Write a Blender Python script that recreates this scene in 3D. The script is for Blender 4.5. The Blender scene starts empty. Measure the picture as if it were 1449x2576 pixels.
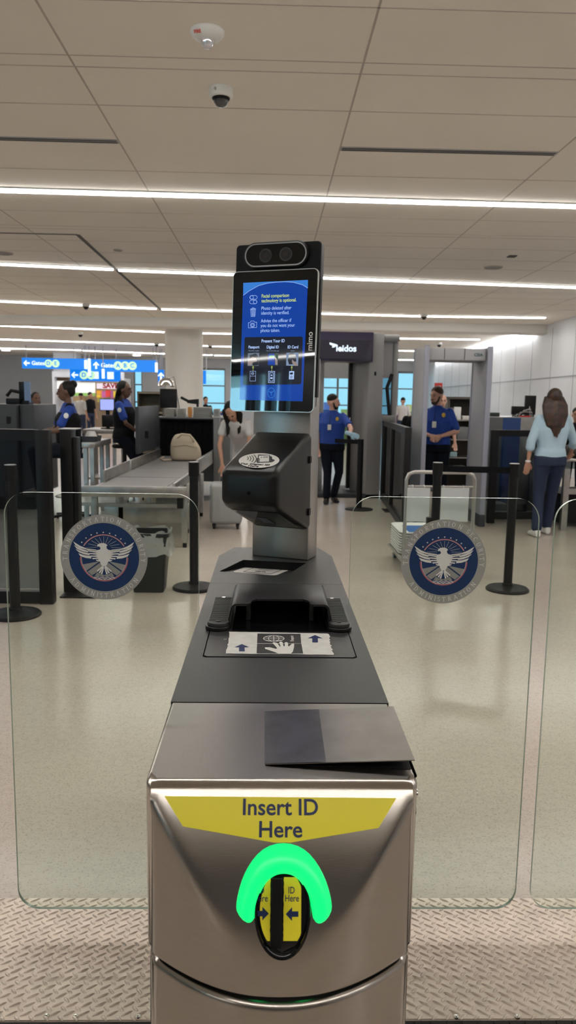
import bpy, bmesh, math, random
from mathutils import Vector, Matrix
import mathutils.geometry as mg
random.seed(7)
SC = bpy.context.scene
COL = SC.collection
V = Vector
pi = math.pi

# ------------------------------------------------------------------ camera
FPX, IW, IH, HC = 1950.0, 1449, 2576, 1.56
yaw, pit, rl = math.radians(1.40), math.radians(8.32), 0.016
CF = V((math.sin(yaw)*math.cos(pit), math.cos(yaw)*math.cos(pit), -math.sin(pit)))
R0 = V((math.cos(yaw), -math.sin(yaw), 0))
U0 = R0.cross(CF)
CR = R0*math.cos(rl)+U0*math.sin(rl)
CU = -R0*math.sin(rl)+U0*math.cos(rl)
CO = V((0, 0, HC))
cd = bpy.data.cameras.new('camera')
cam = bpy.data.objects.new('camera', cd)
COL.objects.link(cam)
M3 = Matrix((CR, CU, -CF)).transposed()
cam.matrix_world = Matrix.Translation(CO) @ M3.to_4x4()
cd.sensor_fit = 'VERTICAL'
cd.sensor_height = 36.0
cd.sensor_width = 36.0*IW/IH
cd.lens = 36.0*FPX/IH
cd.clip_start = 0.05
cd.clip_end = 200
cd.dof.use_dof = True
cd.dof.focus_distance = 1.75
cd.dof.aperture_fstop = 8.0
SC.camera = cam
SC.view_settings.view_transform = 'Standard'
SC.view_settings.look = 'None'
SC.view_settings.exposure = 1.0
SC.view_settings.gamma = 1.0
SC.view_settings.use_curve_mapping = False
# ------------------------------------------------------------------ world: daylight seen through the windows
wd = bpy.data.worlds.new('daylight')
SC.world = wd
wd.use_nodes = True
wb = wd.node_tree.nodes['Background']
# sky brightened behind the camera so the display reflects the windows, softer blue ahead
_nt = wd.node_tree
_tc = _nt.nodes.new('ShaderNodeTexCoord'); _sx = _nt.nodes.new('ShaderNodeSeparateXYZ'); _mr = _nt.nodes.new('ShaderNodeMapRange')
_nt.links.new(_tc.outputs['Generated'], _sx.inputs[0]); _nt.links.new(_sx.outputs[1], _mr.inputs[0])
_mr.inputs['From Min'].default_value = -.3; _mr.inputs['From Max'].default_value = .5
_mr.inputs['To Min'].default_value = 9.0; _mr.inputs['To Max'].default_value = .56
_nt.links.new(_mr.outputs[0], wb.inputs[1])
wb.inputs[0].default_value = (0.34, 0.74, 0.94, 1)
LAMP = 15.0          # strength of the ceiling light lines


def ray(u, v): return CF*FPX+CR*(u-IW/2)-CU*(v-IH/2)
def pY(u, v, Y):
    d = ray(u, v); return CO+d*(Y/d.y)
def pZ(u, v, z):
    d = ray(u, v); return CO+d*((z-HC)/d.z)
def pP(u, v, p, n):
    d = ray(u, v); return CO+d*((p-CO).dot(n)/d.dot(n))

# ------------------------------------------------------------------ materials
MATS = {}
def mat(name, col, rough=.5, metal=0., emit=None, es=1., spec=.5, coat=0., bump=0., bscale=200., var=0., vscale=3.,
        stretch=(1, 1, 1), alpha=1., col2=None):
    if name in MATS: return MATS[name]
    m = bpy.data.materials.new(name); m.use_nodes = True
    nt = m.node_tree; b = nt.nodes['Principled BSDF']
    b.inputs['Base Color'].default_value = (*col, 1)
    b.inputs['Roughness'].default_value = rough
    b.inputs['Metallic'].default_value = metal
    b.inputs['Specular IOR Level'].default_value = spec
    b.inputs['Coat Weight'].default_value = coat
    b.inputs['Coat Roughness'].default_value = .03
    b.inputs['Alpha'].default_value = alpha
    if emit is not None:
        b.inputs['Emission Color'].default_value = (*emit, 1)
        b.inputs['Emission Strength'].default_value = es*(1 if 'diffuser' in name else .56)
    tc = nt.nodes.new('ShaderNodeTexCoord'); mp = nt.nodes.new('ShaderNodeMapping')
    nt.links.new(tc.outputs['Object'], mp.inputs[0]); mp.inputs['Scale'].default_value = stretch
    if bump > 0:
        n = nt.nodes.new('ShaderNodeTexNoise'); n.inputs['Scale'].default_value = bscale; n.inputs['Detail'].default_value = 3
        nt.links.new(mp.outputs[0], n.inputs['Vector'])
        bp = nt.nodes.new('ShaderNodeBump'); bp.inputs['Strength'].default_value = bump; bp.inputs['Distance'].default_value = .001
        nt.links.new(n.outputs[0], bp.inputs['Height']); nt.links.new(bp.outputs[0], b.inputs['Normal'])
    if var > 0:
        n = nt.nodes.new('ShaderNodeTexNoise'); n.inputs['Scale'].default_value = vscale; n.inputs['Detail'].default_value = 5
        nt.links.new(mp.outputs[0], n.inputs['Vector'])
        r = nt.nodes.new('ShaderNodeValToRGB')
        c2 = col2 or tuple(c*(1-var) for c in col)
        r.color_ramp.elements[0].position = .35; r.color_ramp.elements[1].position = .65
        r.color_ramp.elements[0].color = (*c2, 1); r.color_ramp.elements[1].color = (*col, 1)
        nt.links.new(n.outputs[0], r.inputs[0]); nt.links.new(r.outputs[0], b.inputs['Base Color'])
    MATS[name] = m
    return m

def steel(name, col, rough, stretch):
    m = mat(name, col, rough, 1., bump=.05, bscale=120., stretch=stretch, var=.05, vscale=40)
    nt = m.node_tree; b = nt.nodes['Principled BSDF']
    tc = nt.nodes.new('ShaderNodeTexCoord'); n = nt.nodes.new('ShaderNodeTexNoise'); n.inputs['Scale'].default_value = 5; n.inputs['Detail'].default_value = 3
    mr = nt.nodes.new('ShaderNodeMapRange'); mr.inputs['From Min'].default_value = .1; mr.inputs['From Max'].default_value = .9
    mr.inputs['To Min'].default_value = rough-.02; mr.inputs['To Max'].default_value = rough+.05
    nt.links.new(tc.outputs['Object'], n.inputs['Vector']); nt.links.new(n.outputs[0], mr.inputs[0]); nt.links.new(mr.outputs[0], b.inputs['Roughness'])
    if 'top' not in name:
        tg = nt.nodes.new('ShaderNodeTangent'); tg.direction_type = 'RADIAL'; tg.axis = 'Z'
        nt.links.new(tg.outputs[0], b.inputs['Tangent']); b.inputs['Anisotropic'].default_value = .6; b.inputs['Anisotropic Rotation'].default_value = .25
    return m

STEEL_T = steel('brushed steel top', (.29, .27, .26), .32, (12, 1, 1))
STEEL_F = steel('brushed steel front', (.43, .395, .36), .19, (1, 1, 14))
STEEL_P = steel('brushed steel post', (.42, .405, .385), .36, (1, 1, 14))
STEEL_W = mat('worn steel', (.45, .44, .42), .38, 1., var=.2, vscale=8)
TUBE = mat('satin steel tube', (.50, .49, .47), .3, 1.)
PLATE = mat('tread plate metal', (.86, .75, .66), .36, .35, var=.12, vscale=14)
DECK = mat('black powder coat', (.021, .0205, .0205), .38, 0., bump=.3, bscale=900, var=.15, vscale=6)
DECK2 = mat('black panel', (.024, .024, .025), .36, 0., bump=.3, bscale=900)
PLAS = mat('black moulded plastic', (.011, .0105, .0105), .34, 0., spec=.38, bump=.15, bscale=500)
PLAS2 = mat('ribbed black plastic', (.03, .03, .03), .45)
BLK = mat('matte black', (.007, .007, .008), .6, spec=.2)
BLKG = mat('glossy black', (.005, .005, .006), .06, spec=.5)
SCGL = mat('display cover glass', (.003, .003, .004), .015, spec=.75)
BLKM = mat('black metal', (.008, .008, .009), .42, spec=.22)
GREYR = mat('grey rim', (.45, .45, .46), .35, .6)
WHITE = mat('white label', (.68, .67, .64), .5)
WHITEP = mat('white plastic', (.75, .75, .73), .4)
YEL = mat('yellow label', (.95, .83, .035), .45)
NAVY = mat('navy print', (.010, .022, .10), .5)
DARKP = mat('charcoal print', (.03, .03, .032), .5)
GREENL = mat('green light', (.0, .25, .09), .3, emit=(.004, 1., .19), es=1.05)
CHROME = mat('chrome', (.8, .8, .8), .12, 1.)
CEIL = mat('ceiling panel', (.84, .79, .71), .75, var=.04, vscale=.8)
GROOVE = mat('ceiling joint', (.47, .43, .385), .8)
REVEAL = mat('dark reveal', (.09, .085, .08), .7)
WALLM = mat('white wall panel', (.72, .74, .78), .45, var=.05, vscale=1.2)
WALLD = mat('dark slate wall', (.20, .20, .21), .6)
WALLG = mat('grey wall', (.50, .51, .53), .6, var=.06, vscale=.7)
JOINT = mat('wall joint', (.30, .31, .34), .6)
COLM = mat('column paint', (.72, .70, .66), .6)
LAMPM = mat('lamp diffuser', (.9, .9, .9), .5, emit=(1., .97, .92), es=LAMP)
PORT = mat('grey portal plastic', (.40, .40, .42), .45)
PORTB = mat('beige grey scanner', (.27, .265, .265), .5)
PURP = mat('dark purple panel', (.028, .020, .055), .35)
XRAY = mat('dark grey housing', (.042, .047, .054), .5, spec=.3)
XRAYL = mat('light grey housing', (.17, .175, .18), .5)
BLUEU = mat('royal blue uniform cloth', (.010, .050, .29), .8, bump=.3, bscale=60)
NAVYC = mat('dark navy cloth', (.007, .009, .016), .85, spec=.15)
DENIM = mat('denim', (.014, .025, .062), .85, bump=.3, bscale=150)
SWEAT = mat('pale blue knit', (.42, .57, .67), .9, bump=.5, bscale=120)
GREYC = mat('light grey cloth', (.50, .49, .48), .9)
BLKC = mat('black cloth', (.007, .007, .009), .85, spec=.15)
SKIN_L = mat('light skin', (.58, .33, .25), .5)
SKIN_D = mat('brown skin', (.13, .062, .038), .45)
SKIN_M = mat('tan skin', (.46, .25, .17), .5)
HAIR_D = mat('dark hair', (.009, .007, .006), .55, spec=.25)
HAIR_B = mat('brown hair', (.060, .024, .012), .5, var=.6, vscale=18, col2=(.014, .008, .006))
GLOVE = mat('pale blue glove', (.35, .55, .68), .4)
SHOEW = mat('white shoe', (.72, .70, .68), .5)
SHOEB = mat('black shoe', (.012, .012, .012), .4)
SIGNB = mat('blue sign face', (.0, .13, .55), .4, emit=(.0, .20, .75), es=.75)
SIGNW = mat('lit white print', (.8, .85, .9), .4, emit=(.7, .85, 1.), es=.9)
SIGNY = mat('lit yellow print', (.5, .8, .5), .4, emit=(.55, .85, .45), es=.8)
SCRB = mat('lit blue display', (.0, .0, .01), .03, spec=.45, emit=(.004, .045, .30), es=1.0)
SCRB2 = mat('lit sky blue display', (.0, .0, .01), .03, spec=.45, emit=(.035, .19, .60), es=.95)
SCRW = mat('lit pale print', (.0, .0, .0), .03, spec=.45, emit=(.42, .58, .95), es=.95)
SCRY = mat('lit lime print', (.0, .0, .0), .03, spec=.45, emit=(.55, .68, .16), es=.95)
SCRD = mat('lit black box', (.0, .0, .0), .03, spec=.45, emit=(.010, .012, .02), es=1.0)
SCRG = mat('lit green patch', (.0, .0, .0), .03, spec=.45, emit=(.10, .42, .08), es=1.0)
SCRT = mat('lit photo grey', (.0, .0, .0), .03, spec=.45, emit=(.12, .15, .20), es=1.0)
SCRS = mat('lit photo skin', (.0, .0, .0), .03, spec=.45, emit=(.25, .20, .19), es=1.0)
SCRL = mat('lit lavender monitor', (.02, .02, .02), .3, emit=(.36, .42, .85), es=1.0)
TOTE = mat('cream canvas', (.52, .44, .33), .9, bump=.5, bscale=90)
SILV = mat('silver suitcase shell', (.36, .37, .37), .35, .2)
TRAYM = mat('pale grey tray', (.52, .53, .50), .5)
BINB = mat('black bin plastic', (.016, .018, .020), .4, spec=.25)
RED = mat('red print', (.55, .03, .02), .5)
GOLD = mat('gold badge', (.55, .38, .06), .4, .3)
SEALG = mat('frosted grey sticker', (.40, .405, .38), .6)
SEALW = mat('seal white', (.86, .87, .84), .5)
SEALB = mat('seal blue', (.004, .035, .135), .5)
SEALP = mat('seal pink ring', (.50, .16, .19), .5)
SEALM = mat('seal lettering white', (.82, .83, .80), .55)
BLUEP = mat('blue cabinet panel', (.02, .07, .26), .4)
BELTM = mat('grey conveyor belt', (.22, .215, .21), .45, .2)
RUBB = mat('black rubber mat', (.012, .012, .011), .7)

def glassmat(name, tint, gl=1.0, rough=0.0):
    m = bpy.data.materials.new(name); m.use_nodes = True; nt = m.node_tree
    nt.nodes.remove(nt.nodes['Principled BSDF']); o = nt.nodes['Material Output']
    t = nt.nodes.new('ShaderNodeBsdfTransparent'); t.inputs[0].default_value = (*tint, 1)
    g = nt.nodes.new('ShaderNodeBsdfGlossy'); g.inputs['Roughness'].default_value = rough
    fr = nt.nodes.new('ShaderNodeFresnel'); fr.inputs[0].default_value = 1.3
    mu = nt.nodes.new('ShaderNodeMath'); mu.operation = 'MULTIPLY'; mu.inputs[1].default_value = gl
    mx = nt.nodes.new('ShaderNodeMixShader')
    nt.links.new(fr.outputs[0], mu.inputs[0]); nt.links.new(mu.outputs[0], mx.inputs[0])
    nt.links.new(t.outputs[0], mx.inputs[1]); nt.links.new(g.outputs[0], mx.inputs[2]); nt.links.new(mx.outputs[0], o.inputs[0])
    MATS[name] = m
    return m
GLASS = glassmat('gate glass', (.955, .992, .962))
GLASSD = glassmat('smoked glass', (.55, .60, .63))
GLASSB = glassmat('window glass', (.96, .98, .98))
LINER = mat('clear bin liner', (.75, .75, .73), .3, alpha=.42)
GEDGE = mat('glass edge', (.42, .52, .44), .15, 0., spec=.8)

# floor: sealed speckled concrete with a soft gloss
def floor_mat():
    m = bpy.data.materials.new('polished concrete'); m.use_nodes = True; nt = m.node_tree; b = nt.nodes['Principled BSDF']
    tc = nt.nodes.new('ShaderNodeTexCoord')
    def noise(s, d=4):
        n = nt.nodes.new('ShaderNodeTexNoise'); n.inputs['Scale'].default_value = s; n.inputs['Detail'].default_value = d
        nt.links.new(tc.outputs['Object'], n.inputs['Vector']); return n
    def ramp(n, p0, c0, p1, c1):
        r = nt.nodes.new('ShaderNodeValToRGB'); e = r.color_ramp.elements
        e[0].position = p0; e[0].color = (*c0, 1); e[1].position = p1; e[1].color = (*c1, 1)
        nt.links.new(n.outputs[0], r.inputs[0]); return r
    a = ramp(noise(.9), .35, (.50, .435, .375), .68, (.57, .50, .43))
    s = ramp(noise(120, 2), .32, (.74, .72, .69), .45, (1, 1, 1))
    s2 = ramp(noise(34, 3), .34, (.93, .925, .92), .55, (1, 1, 1))
    mx = nt.nodes.new('ShaderNodeMix'); mx.data_type = 'RGBA'; mx.blend_type = 'MULTIPLY'; mx.inputs[0].default_value = 1
    nt.links.new(a.outputs[0], mx.inputs[6]); nt.links.new(s.outputs[0], mx.inputs[7])
    m2 = nt.nodes.new('ShaderNodeMix'); m2.data_type = 'RGBA'; m2.blend_type = 'MULTIPLY'; m2.inputs[0].default_value = 1
    nt.links.new(mx.outputs[2], m2.inputs[6]); nt.links.new(s2.outputs[0], m2.inputs[7])
    nt.links.new(m2.outputs[2], b.inputs['Base Color'])
    b.inputs['Roughness'].default_value = .20; b.inputs['Specular IOR Level'].default_value = .5
    bp = nt.nodes.new('ShaderNodeBump'); bp.inputs['Strength'].default_value = .08; bp.inputs['Distance'].default_value = .002
    nt.links.new(noise(45, 2).outputs[0], bp.inputs['Height']); nt.links.new(bp.outputs[0], b.inputs['Normal'])
    MATS['polished concrete'] = m
    return m
FLOORM = floor_mat()

# ------------------------------------------------------------------ object helpers
def root(name, loc=(0, 0, 0), label=None, cat=None, group=None, kind=None, rz=0.):
    o = bpy.data.objects.new(name, None); COL.objects.link(o); o.empty_display_size = .1
    o.location = loc; o.rotation_euler = (0, 0, rz)
    tag(o, label, cat, group, kind); return o
def tag(o, label=None, cat=None, group=None, kind=None):
    if label: o['label'] = label
    if cat: o['category'] = cat
    if group: o['group'] = group
    if kind: o['kind'] = kind
    return o
def inv(parent):
    m = Matrix.Identity(4); p = parent; ch = []
    while p is not None: ch.append(p); p = p.parent
    for q in reversed(ch):
        m = m @ Matrix.LocRotScale(q.location, q.rotation_euler, q.scale)
    return m.inverted()
def link_mesh(name, me, parent=None, world=True):
    if parent is not None and world: me.transform(inv(parent))
    o = bpy.data.objects.new(name, me); COL.objects.link(o); o.parent = parent
    return o
def copy_tree(o, parent=None):
    c = o.copy(); COL.objects.link(c); c.parent = parent
    for ch in o.children: copy_tree(ch, c)
    return c
def basis(d):
    d = V(d).normalized(); a = V((0, 0, 1)) if abs(d.z) < .9 else V((1, 0, 0))
    x = a.cross(d).normalized(); return x, d.cross(x), d

class MB:
    def __init__(s): s.b = bmesh.new(); s.mi = 0
    def f(s, vs):
        try:
            fc = s.b.faces.new(vs); fc.material_index = s.mi; return fc
        except ValueError: return None
    def hexa(s, p):      # p: 8 corners, bottom ring 0-3, top ring 4-7
        v = [s.b.verts.new(q) for q in p]
        for i in ((3, 2, 1, 0), (4, 5, 6, 7), (0, 1, 5, 4), (1, 2, 6, 5), (2, 3, 7, 6), (3, 0, 4, 7)): s.f([v[k] for k in i])
        return s
    def bx(s, x0, x1, y0, y1, z0, z1):
        x0, x1 = min(x0, x1), max(x0, x1); y0, y1 = min(y0, y1), max(y0, y1); z0, z1 = min(z0, z1), max(z0, z1)
        return s.hexa([(x0, y0, z0), (x1, y0, z0), (x1, y1, z0), (x0, y1, z0), (x0, y0, z1), (x1, y0, z1), (x1, y1, z1), (x0, y1, z1)])
    def obox(s, c, ax, ay, az, sx, sy, sz):   # oriented box
        c = V(c); ax, ay, az = V(ax)*sx/2, V(ay)*sy/2, V(az)*sz/2
        return s.hexa([c-ax-ay-az, c+ax-ay-az, c+ax+ay-az, c-ax+ay-az, c-ax-ay+az, c+ax-ay+az, c+ax+ay+az, c-ax+ay+az])
    def bar(s, p0, p1, w, h, up=(0, 0, 1)):
        p0, p1 = V(p0), V(p1); d = (p1-p0).normalized(); x = V(up).cross(d)
        if x.length < 1e-4: x = V((1, 0, 0))
        x.normalize(); z = d.cross(x)
        return s.obox((p0+p1)/2, x, d, z, w, (p1-p0).length, h)
    def rings(s, rs, cap=True, closed=False):
        vs = [[s.b.verts.new(p) for p in r] for r in rs]; n = len(vs[0])
        m = len(vs)
        for i in range(m if closed else m-1):
            a, b = vs[i], vs[(i+1) % m]
            for k in range(n): s.f([a[k], a[(k+1) % n], b[(k+1) % n], b[k]])
        if cap and not closed: s.f(list(reversed(vs[0]))); s.f(vs[-1])
        return s
    def cyl(s, p0, p1, r0, r1=None, n=16):
        r1 = r0 if r1 is None else r1; p0, p1 = V(p0), V(p1); x, y, _ = basis(p1-p0)
        return s.rings([[p+(x*math.cos(2*pi*k/n)+y*math.sin(2*pi*k/n))*r for k in range(n)] for p, r in ((p0, r0), (p1, r1))])
    def tube(s, pts, r, n=10, rr=None):
        pts = [V(p) for p in pts]; rs = []; px = None
        for i, p in enumerate(pts):
            d = (pts[min(i+1, len(pts)-1)]-pts[max(i-1, 0)])
            x, y, dd = basis(d)
            if px is not None:
                x = (px-dd*px.dot(dd)).normalized(); y = dd.cross(x)
            px = x; q = rr[i] if rr else r
            rs.append([p+(x*math.cos(2*pi*k/n)+y*math.sin(2*pi*k/n))*q for k in range(n)])
        return s.rings(rs)
    def lathe(s, prof, c=(0, 0, 0), n=24, sx=1., sy=1.):
        c = V(c); return s.rings([[c+V((r*sx*math.cos(2*pi*k/n), r*sy*math.sin(2*pi*k/n), z)) for k in range(n)] for r, z in prof])
    def prism(s, pts, off):   # closed polygon (3D list) + offset vector
        a = [V(p) for p in pts]; off = V(off)
        va = [s.b.verts.new(p) for p in a]; vb = [s.b.verts.new(p+off) for p in a]; n = len(a)
        tr = mg.tessellate_polygon([a])
        for t in tr:
            s.f([va[t[0]], va[t[1]], va[t[2]]]); s.f([vb[t[2]], vb[t[1]], vb[t[0]]])
        for k in range(n): s.f([va[k], va[(k+1) % n], vb[(k+1) % n], vb[k]])
        return s
    def flat(s, pts):
        a = [V(p) for p in pts]; va = [s.b.verts.new(p) for p in a]
        for t in mg.tessellate_polygon([a]): s.f([va[t[0]], va[t[1]], va[t[2]]])
        return s
    def loft(s, secs, n=16, pw=2.0):   # secs: (center, a-vector, b-vector) superellipse rings
        rs = []
        for c, a, b in secs:
            c, a, b = V(c), V(a), V(b); r = []
            for k in range(n):
                t = 2*pi*k/n; ct, st = math.cos(t), math.sin(t)
                r.append(c+a*math.copysign(abs(ct)**(2/pw), ct)+b*math.copysign(abs(st)**(2/pw), st))
            rs.append(r)
        return s.rings(rs)
    def ell(s, c, a, b, h, n=14, m=9):
        c, a, b, h = V(c), V(a), V(b), V(h)
        return s.rings([[c+h*(-math.cos(pi*(j+.35)/(m-.3)))+(a*math.cos(2*pi*k/n)+b*math.sin(2*pi*k/n))*math.sin(pi*(j+.35)/(m-.3)) for k in range(n)] for j in range(m)])
    def caps(s, p0, p1, r0, r1=None, n=12):
        r1 = r0 if r1 is None else r1; p0, p1 = V(p0), V(p1); x, y, d = basis(p1-p0); rs = []
        for a in (-80, -50, -20): rs.append((p0+d*r0*math.sin(math.radians(a)), r0*math.cos(math.radians(a))))
        for a in (20, 50, 80): rs.append((p1+d*r1*math.sin(math.radians(a)), r1*math.cos(math.radians(a))))
        return s.rings([[p+(x*math.cos(2*pi*k/n)+y*math.sin(2*pi*k/n))*r for k in range(n)] for p, r in rs])
    def build(s, name, mats, parent=None, world=True, bevel=0., seg=2, smooth=None, remesh=0., sm=0, sub=0):
        bmesh.ops.recalc_face_normals(s.b, faces=s.b.faces)
        me = bpy.data.meshes.new(name); s.b.to_mesh(me); s.b.free()
        if not isinstance(mats, (list, tuple)): mats = [mats]
        for m in mats: me.materials.append(m)
        if bevel > 0 or remesh > 0 or sub > 0:
            o = bpy.data.objects.new('tmp', me); COL.objects.link(o)
            if bevel > 0:
                w = o.modifiers.new('w', 'WELD'); w.merge_threshold = 1e-5
                b = o.modifiers.new('b', 'BEVEL'); b.width = bevel; b.segments = seg; b.limit_method = 'ANGLE'; b.angle_limit = math.radians(35)
                b.harden_normals = False
            if remesh > 0:
                r = o.modifiers.new('r', 'REMESH'); r.mode = 'VOXEL'; r.voxel_size = remesh; r.use_smooth_shade = True
                if sm:
                    q = o.modifiers.new('s', 'SMOOTH'); q.iterations = sm; q.factor = .5
            if sub > 0:
                q = o.modifiers.new('u', 'SUBSURF'); q.levels = sub; q.render_levels = sub
            dg = bpy.context.evaluated_depsgraph_get(); dg.update()
            m2 = bpy.data.meshes.new_from_object(o.evaluated_get(dg)); bpy.data.objects.remove(o); bpy.data.meshes.remove(me); me = m2
            me.name = name
        if smooth is None: smooth = 30 if (bevel > 0 or sub > 0) else 0
        if remesh > 0: smooth = 180
        if smooth:
            for p in me.polygons: p.use_smooth = True
            if smooth < 180:
                try: me.set_sharp_from_angle(angle=math.radians(smooth))
                except Exception: pass
        return link_mesh(name, me, parent, world)

def text_mesh(body, size, align='CENTER', ext=.0004, sx=1., bold=0., sp=1., lsp=1.):
    c = bpy.data.curves.new('t', 'FONT'); c.body = body; c.size = size; c.align_x = align; c.align_y = 'CENTER'
    c.extrude = ext; c.offset = bold; c.space_character = sp; c.space_line = lsp; c.resolution_u = 4
    o = bpy.data.objects.new('t', c); COL.objects.link(o)
    dg = bpy.context.evaluated_depsgraph_get(); dg.update()
    me = bpy.data.meshes.new_from_object(o.evaluated_get(dg)); bpy.data.objects.remove(o); bpy.data.curves.remove(c)
    if sx != 1: me.transform(Matrix.Scale(sx, 4, (1, 0, 0)))
    return me
def frame4(o, X, Y, Z):
    m = Matrix((V(X), V(Y), V(Z))).transposed().to_4x4(); m.translation = V(o); return m
def put_text(body, size, o, X, Y, m, parent, name='lettering', **k):
    me = text_mesh(body, size, **k); X, Y = V(X).normalized(), V(Y).normalized()
    me.transform(frame4(o, X, Y, X.cross(Y))); me.materials.append(m)
    return link_mesh(name, me, parent)
def rrect(w, h, r, n=5):
    pts = []
    for cx, cy, a0 in ((w/2-r, h/2-r, 0), (-w/2+r, h/2-r, 90), (-w/2+r, -h/2+r, 180), (w/2-r, -h/2+r, 270)):
        for k in range(n+1):
            a = math.radians(a0+90*k/n); pts.append((cx+r*math.cos(a), cy+r*math.sin(a)))
    return pts
def rectpx(u0, v0, u1, v1, Y):
    a = pY((u0+u1)/2, v0, Y); b = pY((u0+u1)/2, v1, Y); l = pY(u0, (v0+v1)/2, Y); r = pY(u1, (v0+v1)/2, Y)
    return l.x, r.x, b.z, a.z

# ================================================================== THE ROOM
CH = 3.4
def struct(name, mb, m, **k):
    o = mb.build(name, m, **k); o['kind'] = 'structure'; return o
struct('floor', MB().bx(-14, 9, -9, 40, -.12, 0), FLOORM)

# ceiling: metal panels with joints
mb = MB(); mb.bx(-14, 9, -9, 40, CH, CH+.15)
mb.mi = 1
xs = [-1.13+1.62*k for k in range(-8, 6)]
for x in xs: mb.bx(x-.006, x+.006, -9, 18.7, CH-.0015, CH+.01)
ys = [-8+.62*k for k in range(16)]+[3.97, 4.58, 4.73, 5.31, 6.77, 8.25, 8.95, 9.1, 9.75, 10.5, 11.2, 12.7, 13.4, 13.55, 14.2, 15.0, 15.8]
for y in ys: mb.bx(-14, 7.2, y-.005, y+.005, CH-.0015, CH+.01)
struct('ceiling', mb, [CEIL, GROOVE])
# dark reveal of the lift-out ceiling field on the left
a, b, c = pZ(-120, 583, CH), pZ(195, 590, CH), pZ(405, 780, CH)
mb = MB(); mb.bar(a, b, .05, .006); mb.bar(b, c, .05, .006)
struct('trim_2', mb, REVEAL)
# beam across the room, built from white boxed metal
y0 = 18.8
l, r = pY(-200, 797, y0), pY(1449, 838, y0)
mb = MB()
p = [(-14, y0-.1), (6.75, y0+.05)]
pts = [(-.02, 3.19), (.30, 3.17), (.55, 3.19), (.55, 3.45), (-.02, 3.45)]
mb.rings([[(-14, y0+q[0], q[1]) for q in pts], [(6.75, y0+q[0], q[1]) for q in pts]])
struct('trim_1', mb, COLM, bevel=.05)

# right wall: white metal panels, with a cove light at its head
wl = lambda Y: 6.6+.052*(Y-19.4)
mb = MB()
mb.hexa([(wl(-9), -9, 0), (wl(-9)+.2, -9, 0), (wl(38.3)+.2, 38.3, 0), (wl(38.3), 38.3, 0), (wl(-9), -9, CH), (wl(-9)+.2, -9, CH), (wl(38.3)+.2, 38.3, CH), (wl(38.3), 38.3, CH)])
mb.mi = 1
for k in range(26):
    Y = -6+1.62*k; mb.bx(wl(Y)-.004, wl(Y)+.01, Y-.008, Y+.008, 0, 3.3)
mb.bar((wl(-9)-.002, -9, 2.14), (wl(36)-.002, 36, 2.14), .02, .02)
struct('wall_right', mb, [WALLM, JOINT])
struct('wall_left', MB().bx(-14.2, -14, -9, 38.3, 0, CH), WALLG)

# far wall: pillars and big windows
def window(n, x0, x1, y, z0, z1, cols, rows, back=False):
    mb = MB(); t = .09
    mb.bx(x0, x1, y, y+.15, z0, z0+t); mb.bx(x0, x1, y, y+.15, z1-t, z1)
    for i in range(cols+1):
        x = x0+(x1-x0)*i/cols; mb.bx(x-t/2, x+t/2, y, y+.15, z0, z1)
    for j in range(1, rows):
        z = z0+(z1-z0)*j/rows; mb.bx(x0, x1, y+.02, y+.13, z-.03, z+.03)
    o = struct('window_%d' % n, mb, XRAYL)
    MB().bx(x0, x1, y+.07, y+.08, z0, z1).build('pane', GLASSB, o)
FY = 38.0
wins = [(-6.6, -6.2), (-3.4, -2.2), (1.9, 4.6), (4.9, 5.9), (6.15, 7.3)]
z0w, z1w = .45, 2.95
mb = MB(); xx = -14
for (p0, p1) in wins:
    mb.bx(xx, p0, FY, FY+.3, 0, CH); mb.bx(p0, p1, FY, FY+.3, 0, z0w); mb.bx(p0, p1, FY, FY+.3, z1w, CH); xx = p1
mb.bx(xx, 9, FY, FY+.3, 0, CH)
struct('wall_far', mb, WALLG)
for i, (p0, p1) in enumerate(wins): window(i+1, p0, p1, FY+.05, z0w, z1w, 2 if p1-p0 > 1.5 else 1, 3)
# wall behind the camera, glazed too
bw = [(-9.85, -9.02), (-8.90, -8.50), (-8.46, -8.14), (-8.08, -7.84)]
mb = MB(); xx = -14
for (p0, p1) in bw:
    mb.bx(xx, p0, -6.3, -6, 0, CH); mb.bx(p0, p1, -6.3, -6, 0, .6); mb.bx(p0, p1, -6.3, -6, 3.28, CH); xx = p1
mb.bx(xx, 9, -6.3, -6, 0, CH)
struct('wall_back', mb, WALLD)
for i, (p0, p1) in enumerate(bw): window(i+6, p0, p1, -6.25, .6, 3.28, 1, 3)
# round white column
cx = (pY(413, 900, 20.3).x+pY(508, 900, 20.3).x)/2
cr = (pY(508, 900, 20.3).x-pY(413, 900, 20.3).x)/2
struct('wall_column', MB().cyl((cx, 20.6, 0), (cx, 20.6, 3.3), cr, n=40), COLM, smooth=40)
# blocky pillars far left
mb = MB(); mb.bx(-13.2, -11.9, 33, 34, 0, CH); mb.bx(-9.6, -8.6, 35, 36, 0, CH)
struct('wall_pier', mb, WALLM)

# cove light on the right wall
mb = MB(); mb.bar((wl(19.6)-.06, 19.6, 3.36), (wl(35.5)-.06, 35.5, 3.36), .05, .03)
tag(mb.build('cove_light', mat('cove diffuser', (.9, .9, .9), .5, emit=(.95, .97, 1), es=16)), 'slim white cove light running along the head of the right white panelled wall', 'light')

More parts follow.
